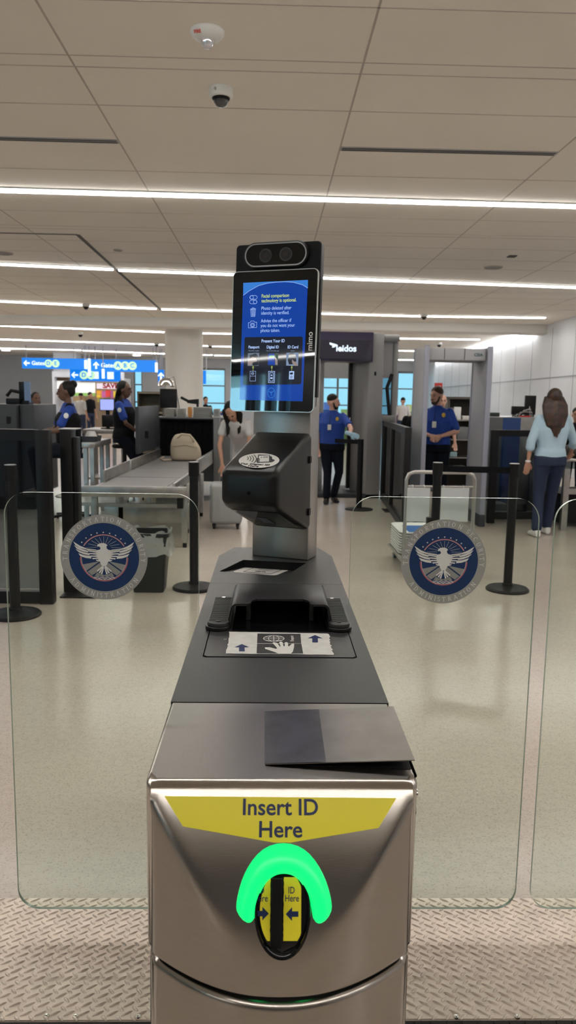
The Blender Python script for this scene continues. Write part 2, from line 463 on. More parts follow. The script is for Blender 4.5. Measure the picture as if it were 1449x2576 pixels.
# ceiling light lines
LL = []
def line(u0, v0, u1, v1, w, label, drop=.02, n=1, group=None):
    a, b = pZ(u0, v0, CH), pZ(u1, v1, CH)
    d = (b-a).normalized(); q = V((-d.y, d.x, 0))
    t = root('ceiling_light', ((a.x+b.x)/2, (a.y+b.y)/2, CH), label, 'light', group)
    mb = MB(); mb.bar(a-d*.01-V((0, 0, .006)), b+d*.01-V((0, 0, .006)), w+.03, .012); mb.build('housing', WHITEP, t)
    mb = MB(); mb.bar(a-V((0, 0, drop/2+.004)), b-V((0, 0, drop/2+.004)), w, drop); mb.build('diffuser', LAMPM, t)
    LL.append(t); return t
line(-900, 449, 2400, 542, .09, 'unbroken white light line across the ceiling, nearest and brightest in view')
line(-1200, 606, 284, 675, .10, 'long white light line of the second row, left of the dark ceiling reveal')
line(299, 677, 2400, 757, .10, 'long white light line of the second row, passing behind the kiosk camera head')
line(-900, 713, 208, 766, .10, 'white light line of the third row, left of the small ceiling dome')
line(225, 768, 393, 775, .10, 'short white light line of the third row, between the dome and the dark reveal')
line(407, 776, 1058, 794, .10, 'white light line of the third row, passing behind the kiosk screen')
line(1076, 794, 1371, 798, .10, 'white light line of the third row, right of the right hand ceiling dome')
G5 = 'light lines beyond the beam'
line(-700, 790, 413, 834, .10, 'first light line beyond the beam, left of the round column', .022, group=G5)
line(508, 837, 800, 842, .10, 'first light line beyond the beam, just right of the round column', .022, group=G5)
line(1000, 850, 1206, 853, .10, 'light line above the metal detector, beyond the beam', .022, group=G5)
line(-500, 836, 388, 865, .11, 'second light line beyond the beam, left of the round column', .022, group=G5)
line(400, 866, 412, 866, .11, 'tiny light piece of the second line, touching the left of the column', .022, group=G5)
line(508, 869, 523, 869, .11, 'tiny light piece of the second line, touching the right of the column', .022, group=G5)
line(534, 870, 800, 875, .11, 'second light line beyond the beam, between column and kiosk screen', .022, group=G5)
line(1003, 881, 1046, 882, .11, 'upper short light line seen between body scanner and metal detector', .022, group=G5)
line(-300, 868, 203, 880, .12, 'third light line beyond the beam, its left length', .022, group=G5)
line(209, 881, 413, 889, .12, 'third light line beyond the beam, ending at the column', .022, group=G5)
line(508, 892, 533, 892, .12, 'short third light line just right of the column', .022, group=G5)
line(540, 893, 800, 898, .12, 'third light line beyond the beam, running behind the kiosk screen', .022, group=G5)
line(1003, 904, 1046, 905, .12, 'lower short light line seen between body scanner and metal detector', .022, group=G5)

# lights of the hall behind the camera (same fittings, out of view)
for k, y in enumerate((3.03, -1.4, -5.6)):
    t = root('ceiling_light', (0, y, CH), 'white light line over the hall, row %s' % ('above the kiosk', 'behind the kiosk queue', 'at the far back')[k], 'light')
    xa, xb_ = {3.03: (-8, 6), -1.4: (-2.2, 6), -5.6: (-9, -4.5)}[y]
    MB().bx(xa, xb_, y-.065, y+.065, CH-.012, CH).build('housing', WHITEP, t)
    MB().bx(xa, xb_, y-.045, y+.045, CH-.03, CH-.012).build('diffuser', LAMPM, t)

# slot vents
def slot(u0, v0, u1, v1, label):
    a, b = pZ(u0, v0, CH), pZ(u1, v1, CH); d = (b-a).normalized(); q = V((-d.y, d.x, 0))
    t = root('slot_vent', ((a.x+b.x)/2, (a.y+b.y)/2, CH), label, 'vent')
    MB().bar(a-V((0, 0, .003)), b-V((0, 0, .003)), .085, .006).build('frame', GREYR, t)
    for k in (-1, 1): MB().bar(a+q*.02*k+d*.01-V((0, 0, .006)), b+q*.02*k-d*.01-V((0, 0, .006)), .022, .004).build('slot', REVEAL, t)
slot(-600, 331, 298, 355, 'dark linear slot vent on the left of the ceiling')
slot(857, 373, 1399, 386, 'dark linear slot vent on the right of the ceiling')

# fire strobe
p = pZ(522, 78, CH)
t = root('fire_strobe', (p.x, p.y, CH), 'white ceiling fire strobe with red FIRE lettering and clear lamp', 'alarm')
MB().lathe([(.0, CH), (.086, CH), (.088, CH-.006), (.082, CH-.022), (.066, CH-.036), (.034, CH-.043), (.0, CH-.043)], (p.x, p.y, 0), 32).build('housing', WHITEP, t, smooth=35)
MB().lathe([(.034, CH-.043), (.033, CH-.062), (.024, CH-.078), (.006, CH-.084), (0, CH-.084)], (p.x, p.y, 0), 20).build('strobe_lens', mat('clear lens', (.75, .75, .78), .1, .6, spec=.8), t, smooth=40)
n0 = V((-.35, -.75, -.62)).normalized(); X = V((1, -.35, 0)).normalized(); X = (X-n0*X.dot(n0)).normalized(); Y = n0.cross(X)
put_text('FIRE', .0215, V((p.x, p.y, CH))+V((-.0445, -.0705, -.0335)), X, Y, RED, t, bold=.0006)
# security dome camera
p = pZ(556, 222, CH)
t = root('dome_camera', (p.x, p.y, CH), 'white dome security camera with dark eye below the fire strobe', 'camera')
MB().lathe([(0, CH), (.070, CH), (.073, CH-.01), (.071, CH-.048), (.060, CH-.056), (.052, CH-.056), (0, CH-.056)], (p.x, p.y, 0), 32).build('housing', WHITEP, t, smooth=35)
MB().lathe([(.054, CH-.054), (.053, CH-.062), (.046, CH-.072), (0, CH-.074)], (p.x, p.y, 0), 24).build('lens_ring', BLK, t, smooth=35)
MB().lathe([(.046, CH-.068), (.043, CH-.082), (.032, CH-.098), (.014, CH-.107), (0, CH-.108)], (p.x, p.y, 0), 24).build('dome', mat('smoked dome', (.05, .05, .055), .06, spec=.9), t, smooth=60)
MB().cyl((p.x-.03, p.y-.0675, CH-.026), (p.x-.03, p.y-.0735, CH-.026), .008, n=10).build('badge', GREYR, t)
# small domes between the light lines
def dome(u, v, s, label):
    p = pZ(u, v, CH)
    t = root('dome_camera', (p.x, p.y, CH), label, 'camera')
    MB().lathe([(0, CH), (.8*s, CH), (.8*s, CH-.5*s), (.55*s, CH-.6*s), (0, CH-.6*s)], (p.x, p.y, 0), 16).build('housing', WHITEP, t, smooth=40)
    MB().lathe([(.55*s, CH-.6*s), (.5*s, CH-.85*s), (.3*s, CH-1.1*s), (0, CH-1.2*s)], (p.x, p.y, 0), 16).build('dome', BLKG, t, smooth=60)
dome(216, 764, .10, 'small dark dome camera in the gap of the third light line, left side')
dome(1067, 790, .10, 'small dark dome camera in the gap of the third light line, right side')
dome(202, 836, .12, 'tiny dome camera between the light lines left of the column')
dome(394, 862, .12, 'tiny dome camera beside the left edge of the round column')
dome(529, 866, .12, 'tiny dome camera just right of the round column')
dome(1105, 862, .12, 'tiny dome camera above the metal detector')
def disc(u, v, r, label, name='ceiling_speaker', cat='speaker', sq=False):
    p = pZ(u, v, CH)
    t = root(name, (p.x, p.y, CH), label, cat)
    if sq: MB().bx(p.x-r, p.x+r, p.y-r*1.2, p.y+r*1.2, CH-.012, CH).build('grille', REVEAL, t)
    else:
        MB().lathe([(0, CH), (r, CH), (r*.97, CH-.012), (r*.85, CH-.014)], (p.x, p.y, 0), 24).build('rim', GROOVE, t)
        MB().cyl((p.x, p.y, CH-.008), (p.x, p.y, CH-.016), r*.86, n=24).build('grille', mat('speaker grille', (.30, .28, .26), .7), t)
disc(1241, 672, .13, 'round grey ceiling speaker above the right light line')
disc(1288, 644, .05, 'small dark square ceiling sensor beside the round speaker', 'ceiling_sensor', 'sensor', True)
disc(8, 636, .13, 'round grey ceiling speaker inside the left ceiling field')
disc(297, 628, .06, 'small round ceiling disc right of the dark reveal')

# ================================================================== FLOOR PLATE AND MAT
mb = MB(); mb.bx(-3.0, 3.2, 1.757, 2.238, 0, .004)
mb.mi = 0
def lug(mb, cx, cy, ang, L, w, h=.0022, z=.004):
    ca, sa = math.cos(ang), math.sin(ang); n = 10
    ring = []
    for sc, zz in ((1., z), (.72, z+h*.75), (.3, z+h)):
        r = []
        for k in range(n):
            t = 2*pi*k/n; a = math.cos(t)*L*sc; b = math.sin(t)*w*sc*(1-.35*abs(math.cos(t)))
            r.append((cx+a*ca-b*sa, cy+a*sa+b*ca, zz))
        ring.append(r)
    mb.rings(ring, cap=True)
px_, py_ = .0365, .0150
j = 0; y = 1.762
while y < 2.232:
    i0 = int(-1.35/px_); i1 = int(1.5/px_)
    for i in range(i0, i1):
        x = i*px_+(px_/2 if j % 2 else 0)
        if y > 1.55 and -.17 < x < .22: continue
        sg = 1 if x < 0 else -1
        if j % 2: lug(mb, x, y, sg*math.radians(33), .0165, .0036, .0042)
        else: lug(mb, x, y, sg*math.radians(-42), .0120, .0048, .0046)
    y += py_; j += 1
plate = mb.build('tread_plate', PLATE, smooth=40)
tag(plate, 'worn diamond tread metal plate under the glass gates', 'floor plate')
for (u, v) in ((117, 2557), (690, 2557), (348, 2558), (1147, 2559), (1301, 2559), (190, 2558)):
    if 368 < u < 1040: continue
    p = pZ(u, v, .004); o = MB().lathe([(.0075, .004), (.007, .0065), (.003, .0068), (.0028, .005), (0, .005)], (p.x, p.y, 0), 14).build('screw', CHROME, plate)
mb = MB(); mb.bx(-3.0, 3.2, 1.60, 1.75, 0, .004)
for i in range(70):
    x = -1.3+.04*i
    for k in range(3): mb.bx(x+.004, x+.034, 1.62+.045*k, 1.655+.045*k, .004, .008)
tag(mb.build('rubber_mat', RUBB), 'black ribbed rubber floor mat at the bottom edge of the photo', 'mat')

# ================================================================== KIOSK
X0, X1, YN, YF, YB = -.178, .227, .970, 1.070, 2.73
XC, HW = (X0+X1)/2, (X1-X0)/2
ZT, ZS = 1.0, .73
kiosk = root('document_kiosk', (XC, 1.9, 0), 'long stainless steel identity kiosk with black deck, scanner post and glowing green arch', 'kiosk')

def yc(x):
    t = (x-XC)/HW; return YN+.10*t*t
def yf(z):
    w = max(0., (z-ZS+.01)/(ZT-ZS+.01)); return YN+.105*w*w
def front(x, z):
    a, b = yc(x), (yf(z) if z > ZS-.01 else YN-1); k = .003
    m = max(a, b); return m+k*math.log(math.exp((a-m)/k)+math.exp((b-m)/k))-k*.3
# plan outline of the front, left side to right side
def plan(n=56, inset=0.):
    pts = []
    r = .022
    pts.append((X0+inset, 1.3745)); pts.append((X0+inset, 1.20)); pts.append((X0+inset, 1.14))
    for k in range(7):
        a = math.radians(180+45*k/6); pts.append((X0+r+inset+r*math.cos(a), 1.0745+r*math.sin(a)+.016+inset*.3))
    xs_ = [X0+r*.3+inset+(X1-X0-r*.6-2*inset)*(k+.5)/n for k in range(n)]
    for x in xs_: pts.append((x, None))
    for k in range(7):
        a = math.radians(315+45*k/6); pts.append((X1-r-inset+r*math.cos(a), 1.0745+r*math.sin(a)+.016+inset*.3))
    pts.append((X1-inset, 1.14)); pts.append((X1-inset, 1.20)); pts.append((X1-inset, 1.3745))
    return pts
P0 = plan()
def row(z, dy=0., shrink=0.):
    r = []
    for (x, y) in P0:
        xx = XC+(x-XC)*(1-shrink/HW)
        if y is None: yy = front(x, z)
        else: yy = max(y, yf(z) if z > ZS-.01 else 0) if y < 1.12 else y
        if y is None or y < 1.12: yy += dy
        r.append((xx, yy, z))
    return r
rows = []
R_ = .022; A0 = math.radians(37); ZL = ZT-R_*(1-math.sin(A0))
zs = [ZS+.004]+[ZS+.008+(ZL-ZS-.008)*k/44 for k in range(45)]
rows.append(row(ZS+.0005, .004, .002))
for z in zs: rows.append(row(z))
for k in range(1, 9):
    a = A0+(pi/2-A0)*k/8; rows.append([(p[0], p[1], ZL+R_*(math.sin(a)-math.sin(A0))) for p in row(ZL, R_*(math.cos(A0)-math.cos(a)), .006*(k/8)**2)])
mb = MB()
vs = [[mb.b.verts.new(p) for p in r] for r in rows]
for i in range(len(vs)-1):
    for k in range(len(vs[0])-1): mb.f([vs[i][k], vs[i][k+1], vs[i+1][k+1], vs[i+1][k]])
top = vs[-1]
fm = mb.build('front_housing', STEEL_F, kiosk, smooth=50)
# make sure the front faces look outwards
# flat steel top and the long side walls
tp = [V(p) for p in rows[-1]]
out = [V((p.x, p.y, ZT)) for p in tp]; out[0].y = 1.372; out[-1].y = 1.372
out = [p for p in out if not (1.13 < p.y < 1.35)]
mb = MB(); mb.prism(out, (0, 0, -.003)); mb.build('steel_top', STEEL_T, kiosk, smooth=20)
mb = MB()
side = [(X0, 1.3745), (X0, 2.72), (-.129, 2.885), (.187, 2.895), (X1, 2.735), (X1, 1.3745)]
side_i = [(X0+.004, 1.3745), (X0+.004, 2.715), (-.127, 2.88), (.185, 2.89), (X1-.004, 2.73), (X1-.004, 1.3745)]
for z0, z1 in ((.0045, ZS-.002), (ZS+.002, ZT-.0035)):
    a = [mb.b.verts.new((x, y, z0)) for x, y in side]; b = [mb.b.verts.new((x, y, z1)) for x, y in side]
    for k in range(len(side)-1): mb.f([a[k], a[k+1], b[k+1], b[k]])
a = [mb.b.verts.new((x, y, .0045)) for x, y in side_i]; b = [mb.b.verts.new((x, y, ZT-.006)) for x, y in side_i]
for k in range(len(side)-1): mb.f([a[k], a[k+1], b[k+1], b[k]])
mb.build('side_housing', STEEL_F, kiosk)
# lower housing, same plan, rounded top lip at the seam
def lrow(z, dy, sh):
    r = []
    for (x, y) in P0:
        xx = XC+(x-XC)*(1-sh/HW)
        if y is None: yy = yc(x)+dy
        else: yy = y+(dy if y < 1.12 else 0)
        r.append((xx, yy, z))
    return r
rows2 = [lrow(0.0045, .002, .002), lrow(.5, .002, .002), lrow(ZS-.022, .002, .002)]
for k in range(1, 7):
    a = math.radians(90*k/6); rows2.append(lrow(ZS-.022+.012*math.sin(a), .002+.012*(1-math.cos(a)), .002+.004*(1-math.cos(a))))
rows2.append(lrow(ZS-.010, .03, .03))
mb = MB(); vs = [[mb.b.verts.new(p) for p in r] for r in rows2]
for i in range(len(vs)-1):
    for k in range(len(vs[0])-1): mb.f([vs[i][k], vs[i][k+1], vs[i+1][k+1], vs[i+1][k]])
mb.build('lower_housing', STEEL_F, kiosk, smooth=50)
mb = MB(); r_ = [(p[0], p[1]+.012, 0) for p in lrow(0, 0, .01)]
mb.prism([(p[0], p[1], ZS-.014) for p in r_], (0, 0, .020)); mb.build('seam_gasket', BLK, kiosk)

# conform flat shapes to the front
def fpt(u, v):
    y = 1.03
    for _ in range(12):
        p = pY(u, v, y); y = .5*y+.5*front(p.x, p.z)
    return pY(u, v, y)
def sheet(name, rowsuv, m, off=.0009, thick=0, nx=14, parent=kiosk):
    """rowsuv: list of (left point, right point) given on the face; a thin sheet that follows the steel"""
    mb = MB(); g = []
    for (l, r) in rowsuv:
        a, b = fpt(*l), fpt(*r); rr = []
        for k in range(nx+1):
            x = a.x+(b.x-a.x)*k/nx; z = a.z+(b.z-a.z)*k/nx; rr.append(mb.b.verts.new((x, front(x, z)-off, z)))
        g.append(rr)
    for i in range(len(g)-1):
        for k in range(nx): mb.f([g[i][k], g[i][k+1], g[i+1][k+1], g[i+1][k]])
    return mb.build(name, m, parent, smooth=60)
def lerp2(a, b, t): return (a[0]+(b[0]-a[0])*t, a[1]+(b[1]-a[1])*t)
A, B, C_, D, E_ = (414, 2002), (997, 2007), (460, 2078), (952, 2082), (709, 2118)
rws = [(lerp2(A, C_, t), lerp2(B, D, t)) for t in (0, .2, .4, .6, .8, 1)]
rws += [(lerp2(C_, (690, 2119), t), lerp2(D, (730, 2119), t)) for t in (.25, .5, .75, 1)]
sheet('yellow_label', rws, YEL, nx=24)['label'] = 'yellow label reading Insert ID Here'
def front_text(body, u, v, size, sx=1., parent=kiosk, m=NAVY, **k):
    me = text_mesh(body, size, sx=sx, ext=0, **k); c = fpt(u, v)
    for w in me.vertices:
        x, z = c.x+w.co.x, c.z+w.co.y; w.co = V((x, front(x, z)-.0016, z))
    me.materials.append(m); return link_mesh('lettering', me, parent)
front_text('Insert ID', 705, 2031, .0262, 1.18, bold=.0004)
front_text('Here', 705, 2087, .0262, 1.18, bold=.0004)

# green glowing arch round the slot
OUT = [(612, 2306), (597, 2297), (592, 2283), (596, 2255), (606, 2215), (622, 2180), (646, 2146), (675, 2125), (713, 2117), (751, 2125), (780, 2145), (805, 2180), (822, 2215), (833, 2255), (837, 2283), (832, 2298), (818, 2308)]
INN = [(640, 2312), (643, 2300), (646, 2280), (651, 2257), (660, 2236), (671, 2218), (685, 2206), (698, 2199), (714, 2197), (730, 2199), (744, 2206), (757, 2219), (767, 2237), (776, 2258), (782, 2280), (785, 2300), (787, 2314)]
mb = MB(); rs = []
for o_, i_ in zip(OUT, INN):
    a, b = fpt(*o_), fpt(*i_); r = []
    for k in range(9):
        t = k/8; x = a.x+(b.x-a.x)*t; z = a.z+(b.z-a.z)*t
        h = math.sin(pi*min(max(t, .0), 1.))**.5*.013
        r.append((x, front(x, z)-.001-h, z))
    for k in range(8, -1, -4):
        t = k/8; x = a.x+(b.x-a.x)*t; z = a.z+(b.z-a.z)*t; r.append((x, front(x, z)+.004, z))
    rs.append(r)
mb.rings(rs)
g_ = mb.build('light_arch', GREENL, kiosk, smooth=60, sub=1); g_['label'] = 'glowing green arch light'
# slot: black oval bezel, recessed dish, guide and two yellow labels
c = pY(711, 2300, front(XC, .82)); cy_ = front(XC, .82)
rx = (pY(784, 2300, cy_).x-pY(640, 2300, cy_).x)/2; rz_ = (pY(711, 2198, cy_).z-pY(711, 2405, cy_).z)/2
mb = MB(); rs = []
for sc, dy in ((1.0, .004), (1.0, -.004), (.97, -.007), (.90, -.007), (.86, -.002), (.84, .004)):
    rs.append([(c.x+math.cos(2*pi*k/40)*rx*sc, front(c.x+math.cos(2*pi*k/40)*rx*sc, c.z+math.sin(2*pi*k/40)*rz_*sc)+dy, c.z+math.sin(2*pi*k/40)*rz_*sc) for k in range(40)])
mb.rings(rs, cap=False); bez = mb.build('slot_bezel', BLKG, kiosk, smooth=60)
yd = cy_-.0022
def ovx(dz, s=.86): return rx*s*math.sqrt(max(0, 1-(dz/(rz_*s))**2))
mb = MB(); rs = []
for k in range(25):
    dz = -rz_*.86+2*rz_*.86*k/24; w = ovx(dz)
    rs.append([(c.x-w+2*w*j/8, front(c.x, c.z+dz)-.0008-.001*math.sin(pi*j/8), c.z+dz) for j in range(9)])
g2 = [[mb.b.verts.new(p) for p in r] for r in rs]
for i in range(24):
    for j in range(8): mb.f([g2[i][j], g2[i][j+1], g2[i+1][j+1], g2[i+1][j]])
mb.build('slot_dish', BLKG, bez, smooth=60)
def ysh(x, z, o): return front(c.x, z)-.0028-o
def slotlabel(sg, x_in, x_out, z1, z0):
    mb = MB(); n = 22; L = []
    for k in range(n+1):
        z = z0+(z1-z0)*k/n; w = min(x_out, ovx(z-c.z, .80)); xi = x_in+random.uniform(-.0004, .0004)
        L.append([mb.b.verts.new((c.x+sg*(xi+(max(w, xi+.001)-xi)*j/4), ysh(0, z, 0), z)) for j in range(5)])
    for i in range(n):
        for j in range(4): mb.f([L[i][j], L[i][j+1], L[i+1][j+1], L[i+1][j]])
    o = mb.build('slot_label', YEL, bez); return o
zl1, zl0 = pY(735, 2233, cy_).z, pY(735, 2362, cy_).z
slotlabel(1, .0015, .026, zl1, zl0); slotlabel(-1, .0172, .034, zl1, zl0)
def slot_text(b_, u, v, s):
    p = pY(u, v, cy_); me = text_mesh(b_, s, sx=.85, ext=0, bold=.0001)
    for w in me.vertices: w.co = V((p.x+w.co.x, ysh(0, p.z+w.co.y, .0004), p.z+w.co.y))
    me.materials.append(NAVY); link_mesh('lettering', me, bez)
slot_text('ID', 734, 2259, .0115); slot_text('Here', 735, 2275, .0115); slot_text('D', 658, 2259, .0115); slot_text('ere', 662, 2275, .0115)
def slot_arrow(u, v, s, d):
    p = pY(u, v, cy_); pts = [(1, 0), (0, .95), (0, .38), (-1, .38), (-1, -.38), (0, -.38), (0, -.95)]
    MB().flat([(p.x+d*q[0]*s, ysh(0, p.z+q[1]*s, .0006), p.z+q[1]*s) for q in pts]).build('arrow', NAVY, bez)
slot_arrow(660, 2305, .0088, 1); slot_arrow(735, 2306, .0088, -1)
mb = MB(); x_a, x_b = pY(682, 2300, cy_).x, pY(709, 2300, cy_).x
mb.bx(x_a, x_b, cy_-.0060, cy_-.0030, pY(695, 2380, cy_).z, pY(695, 2205, cy_).z)
mb.build('card_slot', BLK, bez, bevel=.001)

# chrome key lock on the right side
yk = 1.13; p = pP(1058, 2052, V((X1, 0, 0)), V((1, 0, 0)))
lk = MB().cyl((X1, yk, .953), (X1+.006, yk, .953), .0125, .0115, 20).cyl((X1+.006, yk, .953), (X1+.0095, yk, .953), .008, .0075, 16).build('key_lock', CHROME, kiosk, smooth=30)
MB().tube([(X1+.001, yk, .94), (X1+.006, yk, .932), (X1+.007, yk, .920), (X1+.002, yk, .914)], .0028, 8).build('latch', BLKM, lk)

# lifting steel flap with the dark gap below it drawn as flat black sheets
zf = ZT
fl = [pZ(667, 1792, zf+.001), pZ(990, 1779, zf+.018), pZ(1046, 1914, zf+.018), pZ(667, 1924, zf+.0012)]
fl[1].x = fl[2].x = X1-.001
mb = MB(); mb.prism(fl, (0, 0, .0016)); flap = mb.build('lift_flap', mat('smudged steel flap', (.30, .28, .265), .34, 1., var=.18, vscale=16), kiosk)
flap['label'] = 'loose steel flap raised at its right corner'
q = [fl[0].lerp(fl[1], 0), fl[0].lerp(fl[1], .42), fl[3].lerp(fl[2], .41), fl[3]]
MB().flat([p_+V((0, 0, .0022)) for p_ in q]).build('dark_patch', mat('dark flap patch', (.17, .165, .175), .30, .9, var=.3, vscale=20), flap)  # thin sheet making the left part of the flap darker
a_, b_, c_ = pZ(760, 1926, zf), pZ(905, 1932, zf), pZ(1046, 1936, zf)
MB().flat([(fl[3].x+.02, fl[3].y+.01, zf+.0006), (a_.x, a_.y, zf+.0006), (b_.x, b_.y, zf+.0006), (X1-.004, c_.y, zf+.0006), (X1-.004, fl[1].y-.01, zf+.0006), (fl[0].x+.02, fl[1].y-.01, zf+.0006)]).build('flap_gap_sheet', BLK, kiosk)  # flat black sheet painting the dark under the raised flap
MB().bx(.185, .1865, fl[3].y+.012, fl[3].y+.03, zf, zf+.011).build('flap_pin', CHROME, kiosk)
MB().flat([(X1+.0006, fl[2].y+.02, zf-.022), (X1+.0006, fl[2].y-.012, zf-.002), (X1+.0006, fl[2].y-.012, zf+.001), (X1+.0006, fl[1].y-.02, zf+.001)]).build('flap_side_sheet', BLK, kiosk)  # flat black sheet painting the dark gap on the side wall

# -------- black deck with a tilted recess
def plane_loop(outer, holes, z, dz, name, m, parent, th):
    mb = MB(); loops = [outer]+holes
    polys = [[V((x, y, 0)) for x, y in L] for L in loops]
    flat = [p for L in polys for p in L]
    va = [mb.b.verts.new((p.x, p.y, z)) for p in flat]; vb = [mb.b.verts.new((p.x, p.y, z-th)) for p in flat]
    for t in mg.tessellate_polygon(polys): mb.f([va[i] for i in t]); mb.f([vb[i] for i in reversed(t)])
    o = 0
    for L in loops:
        n = len(L)
        for k in range(n): mb.f([va[o+k], va[o+(k+1) % n], vb[o+(k+1) % n], vb[o+k]])
        o += n
    return mb.build(name, m, parent)
rec = [(-.160, 2.470), (-.0885, 2.655), (.129, 2.614), (.050, 2.400)]
pan = [(-.135, 1.624), (.190, 1.624), (.1965, 1.631), (.1965, 2.10), (.190, 2.106), (-.135, 2.106), (-.1415, 2.10), (-.1415, 1.631)]
deck_near = [(X0, 1.3745), (X1, 1.3745), (X1, 2.3070), (X0, 2.3070)]
deck_far = [(X0, 2.3085), (X1, 2.3085), (X1, 2.735), (.187, 2.895), (-.129, 2.885), (X0, 2.72)]
plane_loop(deck_near, [pan], ZT+.001, 0, 'deck_panel', DECK, kiosk, .006)
df = plane_loop(deck_far, [rec], ZT+.001, 0, 'deck_panel', DECK, kiosk, .006)
# recess: floor sinks towards its far edge
zA, zD, zB, zC = ZT, ZT, ZT-.026, ZT-.026
A_, B_, C2, D_ = [V((x, y, z)) for (x, y), z in zip(rec, (zA-.002, zB, zC, zD-.002))]
_n = (B_-A_).cross(D_-A_); C2.z = A_.z-((C2.x-A_.x)*_n.x+(C2.y-A_.y)*_n.y)/_n.z
mb = MB(); mb.flat([A_, B_, C2, D_]); mb.build('recess_floor', DECK2, df)
mb = MB(); up = lambda p: V((p.x, p.y, ZT))
mb.flat([B_, C2, up(C2), up(B_)]); mb.flat([A_, B_, up(B_)]); mb.flat([C2, D_, up(C2)]); mb.build('recess_wall', BLK, df)
nrm = (B_-A_).cross(D_-A_).normalized();  nrm = nrm if nrm.z > 0 else -nrm
def onrec(zx, zy): return pP(480+zx/3.22, 1380+zy/3.22, A_, nrm)
c4 = [onrec(480, 137), onrec(825, 165), onrec(685, 220), onrec(332, 190)]
cc = sum(c4, V())/4; Xd = ((c4[1]-c4[0])+(c4[2]-c4[3])).normalized(); Yd = nrm.cross(Xd)
w_ = (c4[1]-c4[0]).length; h_ = ((c4[0]-c4[3]).dot(Yd)+(c4[1]-c4[2]).dot(Yd))/2
def quadpt(c4, s, t): return c4[0].lerp(c4[1], s).lerp(c4[3].lerp(c4[2], s), t)
def quad_rr(c4, s0, s1, t0, t1, r, off, rt=None):
    rt = rt or r*1.6; pts = []
    for (cs, ct, a0) in ((s1-r, t0+rt, 0), (s0+r, t0+rt, 90), (s0+r, t1-rt, 180), (s1-r, t1-rt, 270)):
        for k in range(5):
            a = math.radians(a0+90*k/4); pts.append(quadpt(c4, cs+r*math.cos(a), ct-rt*math.sin(a))+off)
    return pts
st = MB().flat(quad_rr(c4, 0, 1, 0, 1, .08, nrm*.0006)).build('recess_label', WHITE, df)
mb = MB(); o1 = quad_rr(c4, .20, .86, .10, .90, .04, nrm*.0010); o2 = quad_rr(c4, .225, .835, .15, .85, .03, nrm*.0010)
va = [mb.b.verts.new(p) for p in o1]; vb = [mb.b.verts.new(p) for p in o2]
for k in range(len(va)): mb.f([va[k], va[(k+1) % len(va)], vb[(k+1) % len(va)], vb[k]])
for t, (s0, s1) in ((.25, (.30, .76)), (.36, (.34, .70)), (.50, (.42, .66))):
    mb.flat([quadpt(c4, s0, t)+nrm*.001, quadpt(c4, s1, t)+nrm*.001, quadpt(c4, s1, t+.035)+nrm*.001, quadpt(c4, s0, t+.035)+nrm*.001])
mb.flat([quadpt(c4, .30, .94)+nrm*.001, quadpt(c4, .6, .94)+nrm*.001, quadpt(c4, .6, .96)+nrm*.001, quadpt(c4, .30, .96)+nrm*.001])
mb.build('print', DARKP, st)
put_text('QR', .022, quadpt(c4, .53, .70)+nrm*.001, Xd, Yd, DARKP, st, sx=1.3)

# reader panel sunk in its opening, with shroud
rp = MB().prism([(x*.985+.0004, (y-1.865)*.972+1.865, ZT+.0015) for x, y in pan], (0, 0, -.006)).build('reader_panel', DECK2, kiosk, smooth=0)
MB().bx(-.145, .20, 1.61, 2.12, ZT-.014, ZT-.008).build('reader_well', BLK, kiosk)
ZP = ZT+.0015
def dz5(zx, zy, z=ZP): return pZ(480+zx/3.22, 1380+zy/3.22, z)
# worn white label on the panel
def jag(a, b, n, amp, side):
    a, b = V(a), V(b); d = b-a; q = V((-d.y, d.x, 0)).normalized()
    return [a+d*(k/n)+q*random.uniform(-amp, amp)*side for k in range(n)]
L0, L1, L2, L3 = dz5(310, 675), dz5(1115, 690), dz5(1155, 862), dz5(288, 852)
pts = jag(L0, L1, 24, .0008, 1)+jag(L1, L2, 22, .0026, 1)+jag(L2, L3, 24, .0010, 1)+jag(L3, L0, 18, .0020, 1)
wl_ = MB().flat([p+V((0, 0, .0006)) for p in pts]).build('passport_label', mat('worn white label', (.66, .655, .63), .5, var=.12, vscale=40), rp)
z2 = ZP+.0011
def P5(l, z=z2): return [dz5(x, y, z) for x, y in l]
MB().flat(P5([(540, 688), (888, 690), (894, 767), (537, 767)])).build('print', DARKP, wl_)
MB().flat(P5([(537, 771), (895, 770), (910, 850), (533, 848)])).build('print', DARKP, wl_)
hand = [(600, 800), (640, 800), (690, 812), (700, 806), (662, 765), (672, 758), (700, 765), (722, 795), (727, 792), (716, 760), (728, 752), (742, 756), (752, 792), (760, 790), (762, 760), (778, 758), (788, 765), (788, 792), (798, 790), (822, 768), (838, 772), (836, 800), (826, 835), (810, 851), (712, 851), (680, 838), (640, 825), (602, 812)]
MB().flat(P5(hand, z2+.0004)).build('hand_print', WHITE, wl_)
def ringpx(c0, rx_, ry_, w, z, n=32, a0=0, a1=2*pi):
    mb = MB(); o = []; i = []
    for k in range(n+1):
        a = a0+(a1-a0)*k/n; o.append(mb.b.verts.new(dz5(c0[0]+rx_*math.cos(a), c0[1]+ry_*math.sin(a), z))); i.append(mb.b.verts.new(dz5(c0[0]+(rx_-w)*math.cos(a), c0[1]+(ry_-w*.6)*math.sin(a), z)))
    for k in range(n): mb.f([o[k], o[k+1], i[k+1], i[k]])
    return mb
ringpx((672, 728), 86, 26, 6, z2+.0004).build('globe_print', WHITE, wl_)
ringpx((672, 728), 45, 26, 5, z2+.0004).build('globe_print', WHITE, wl_)
mb = MB()
for yv in (716, 728, 741): mb.flat(P5([(592 if yv == 728 else 602, yv-1), (752 if yv == 728 else 742, yv-1), (752 if yv == 728 else 742, yv+2), (592 if yv == 728 else 602, yv+2)], z2+.0004))
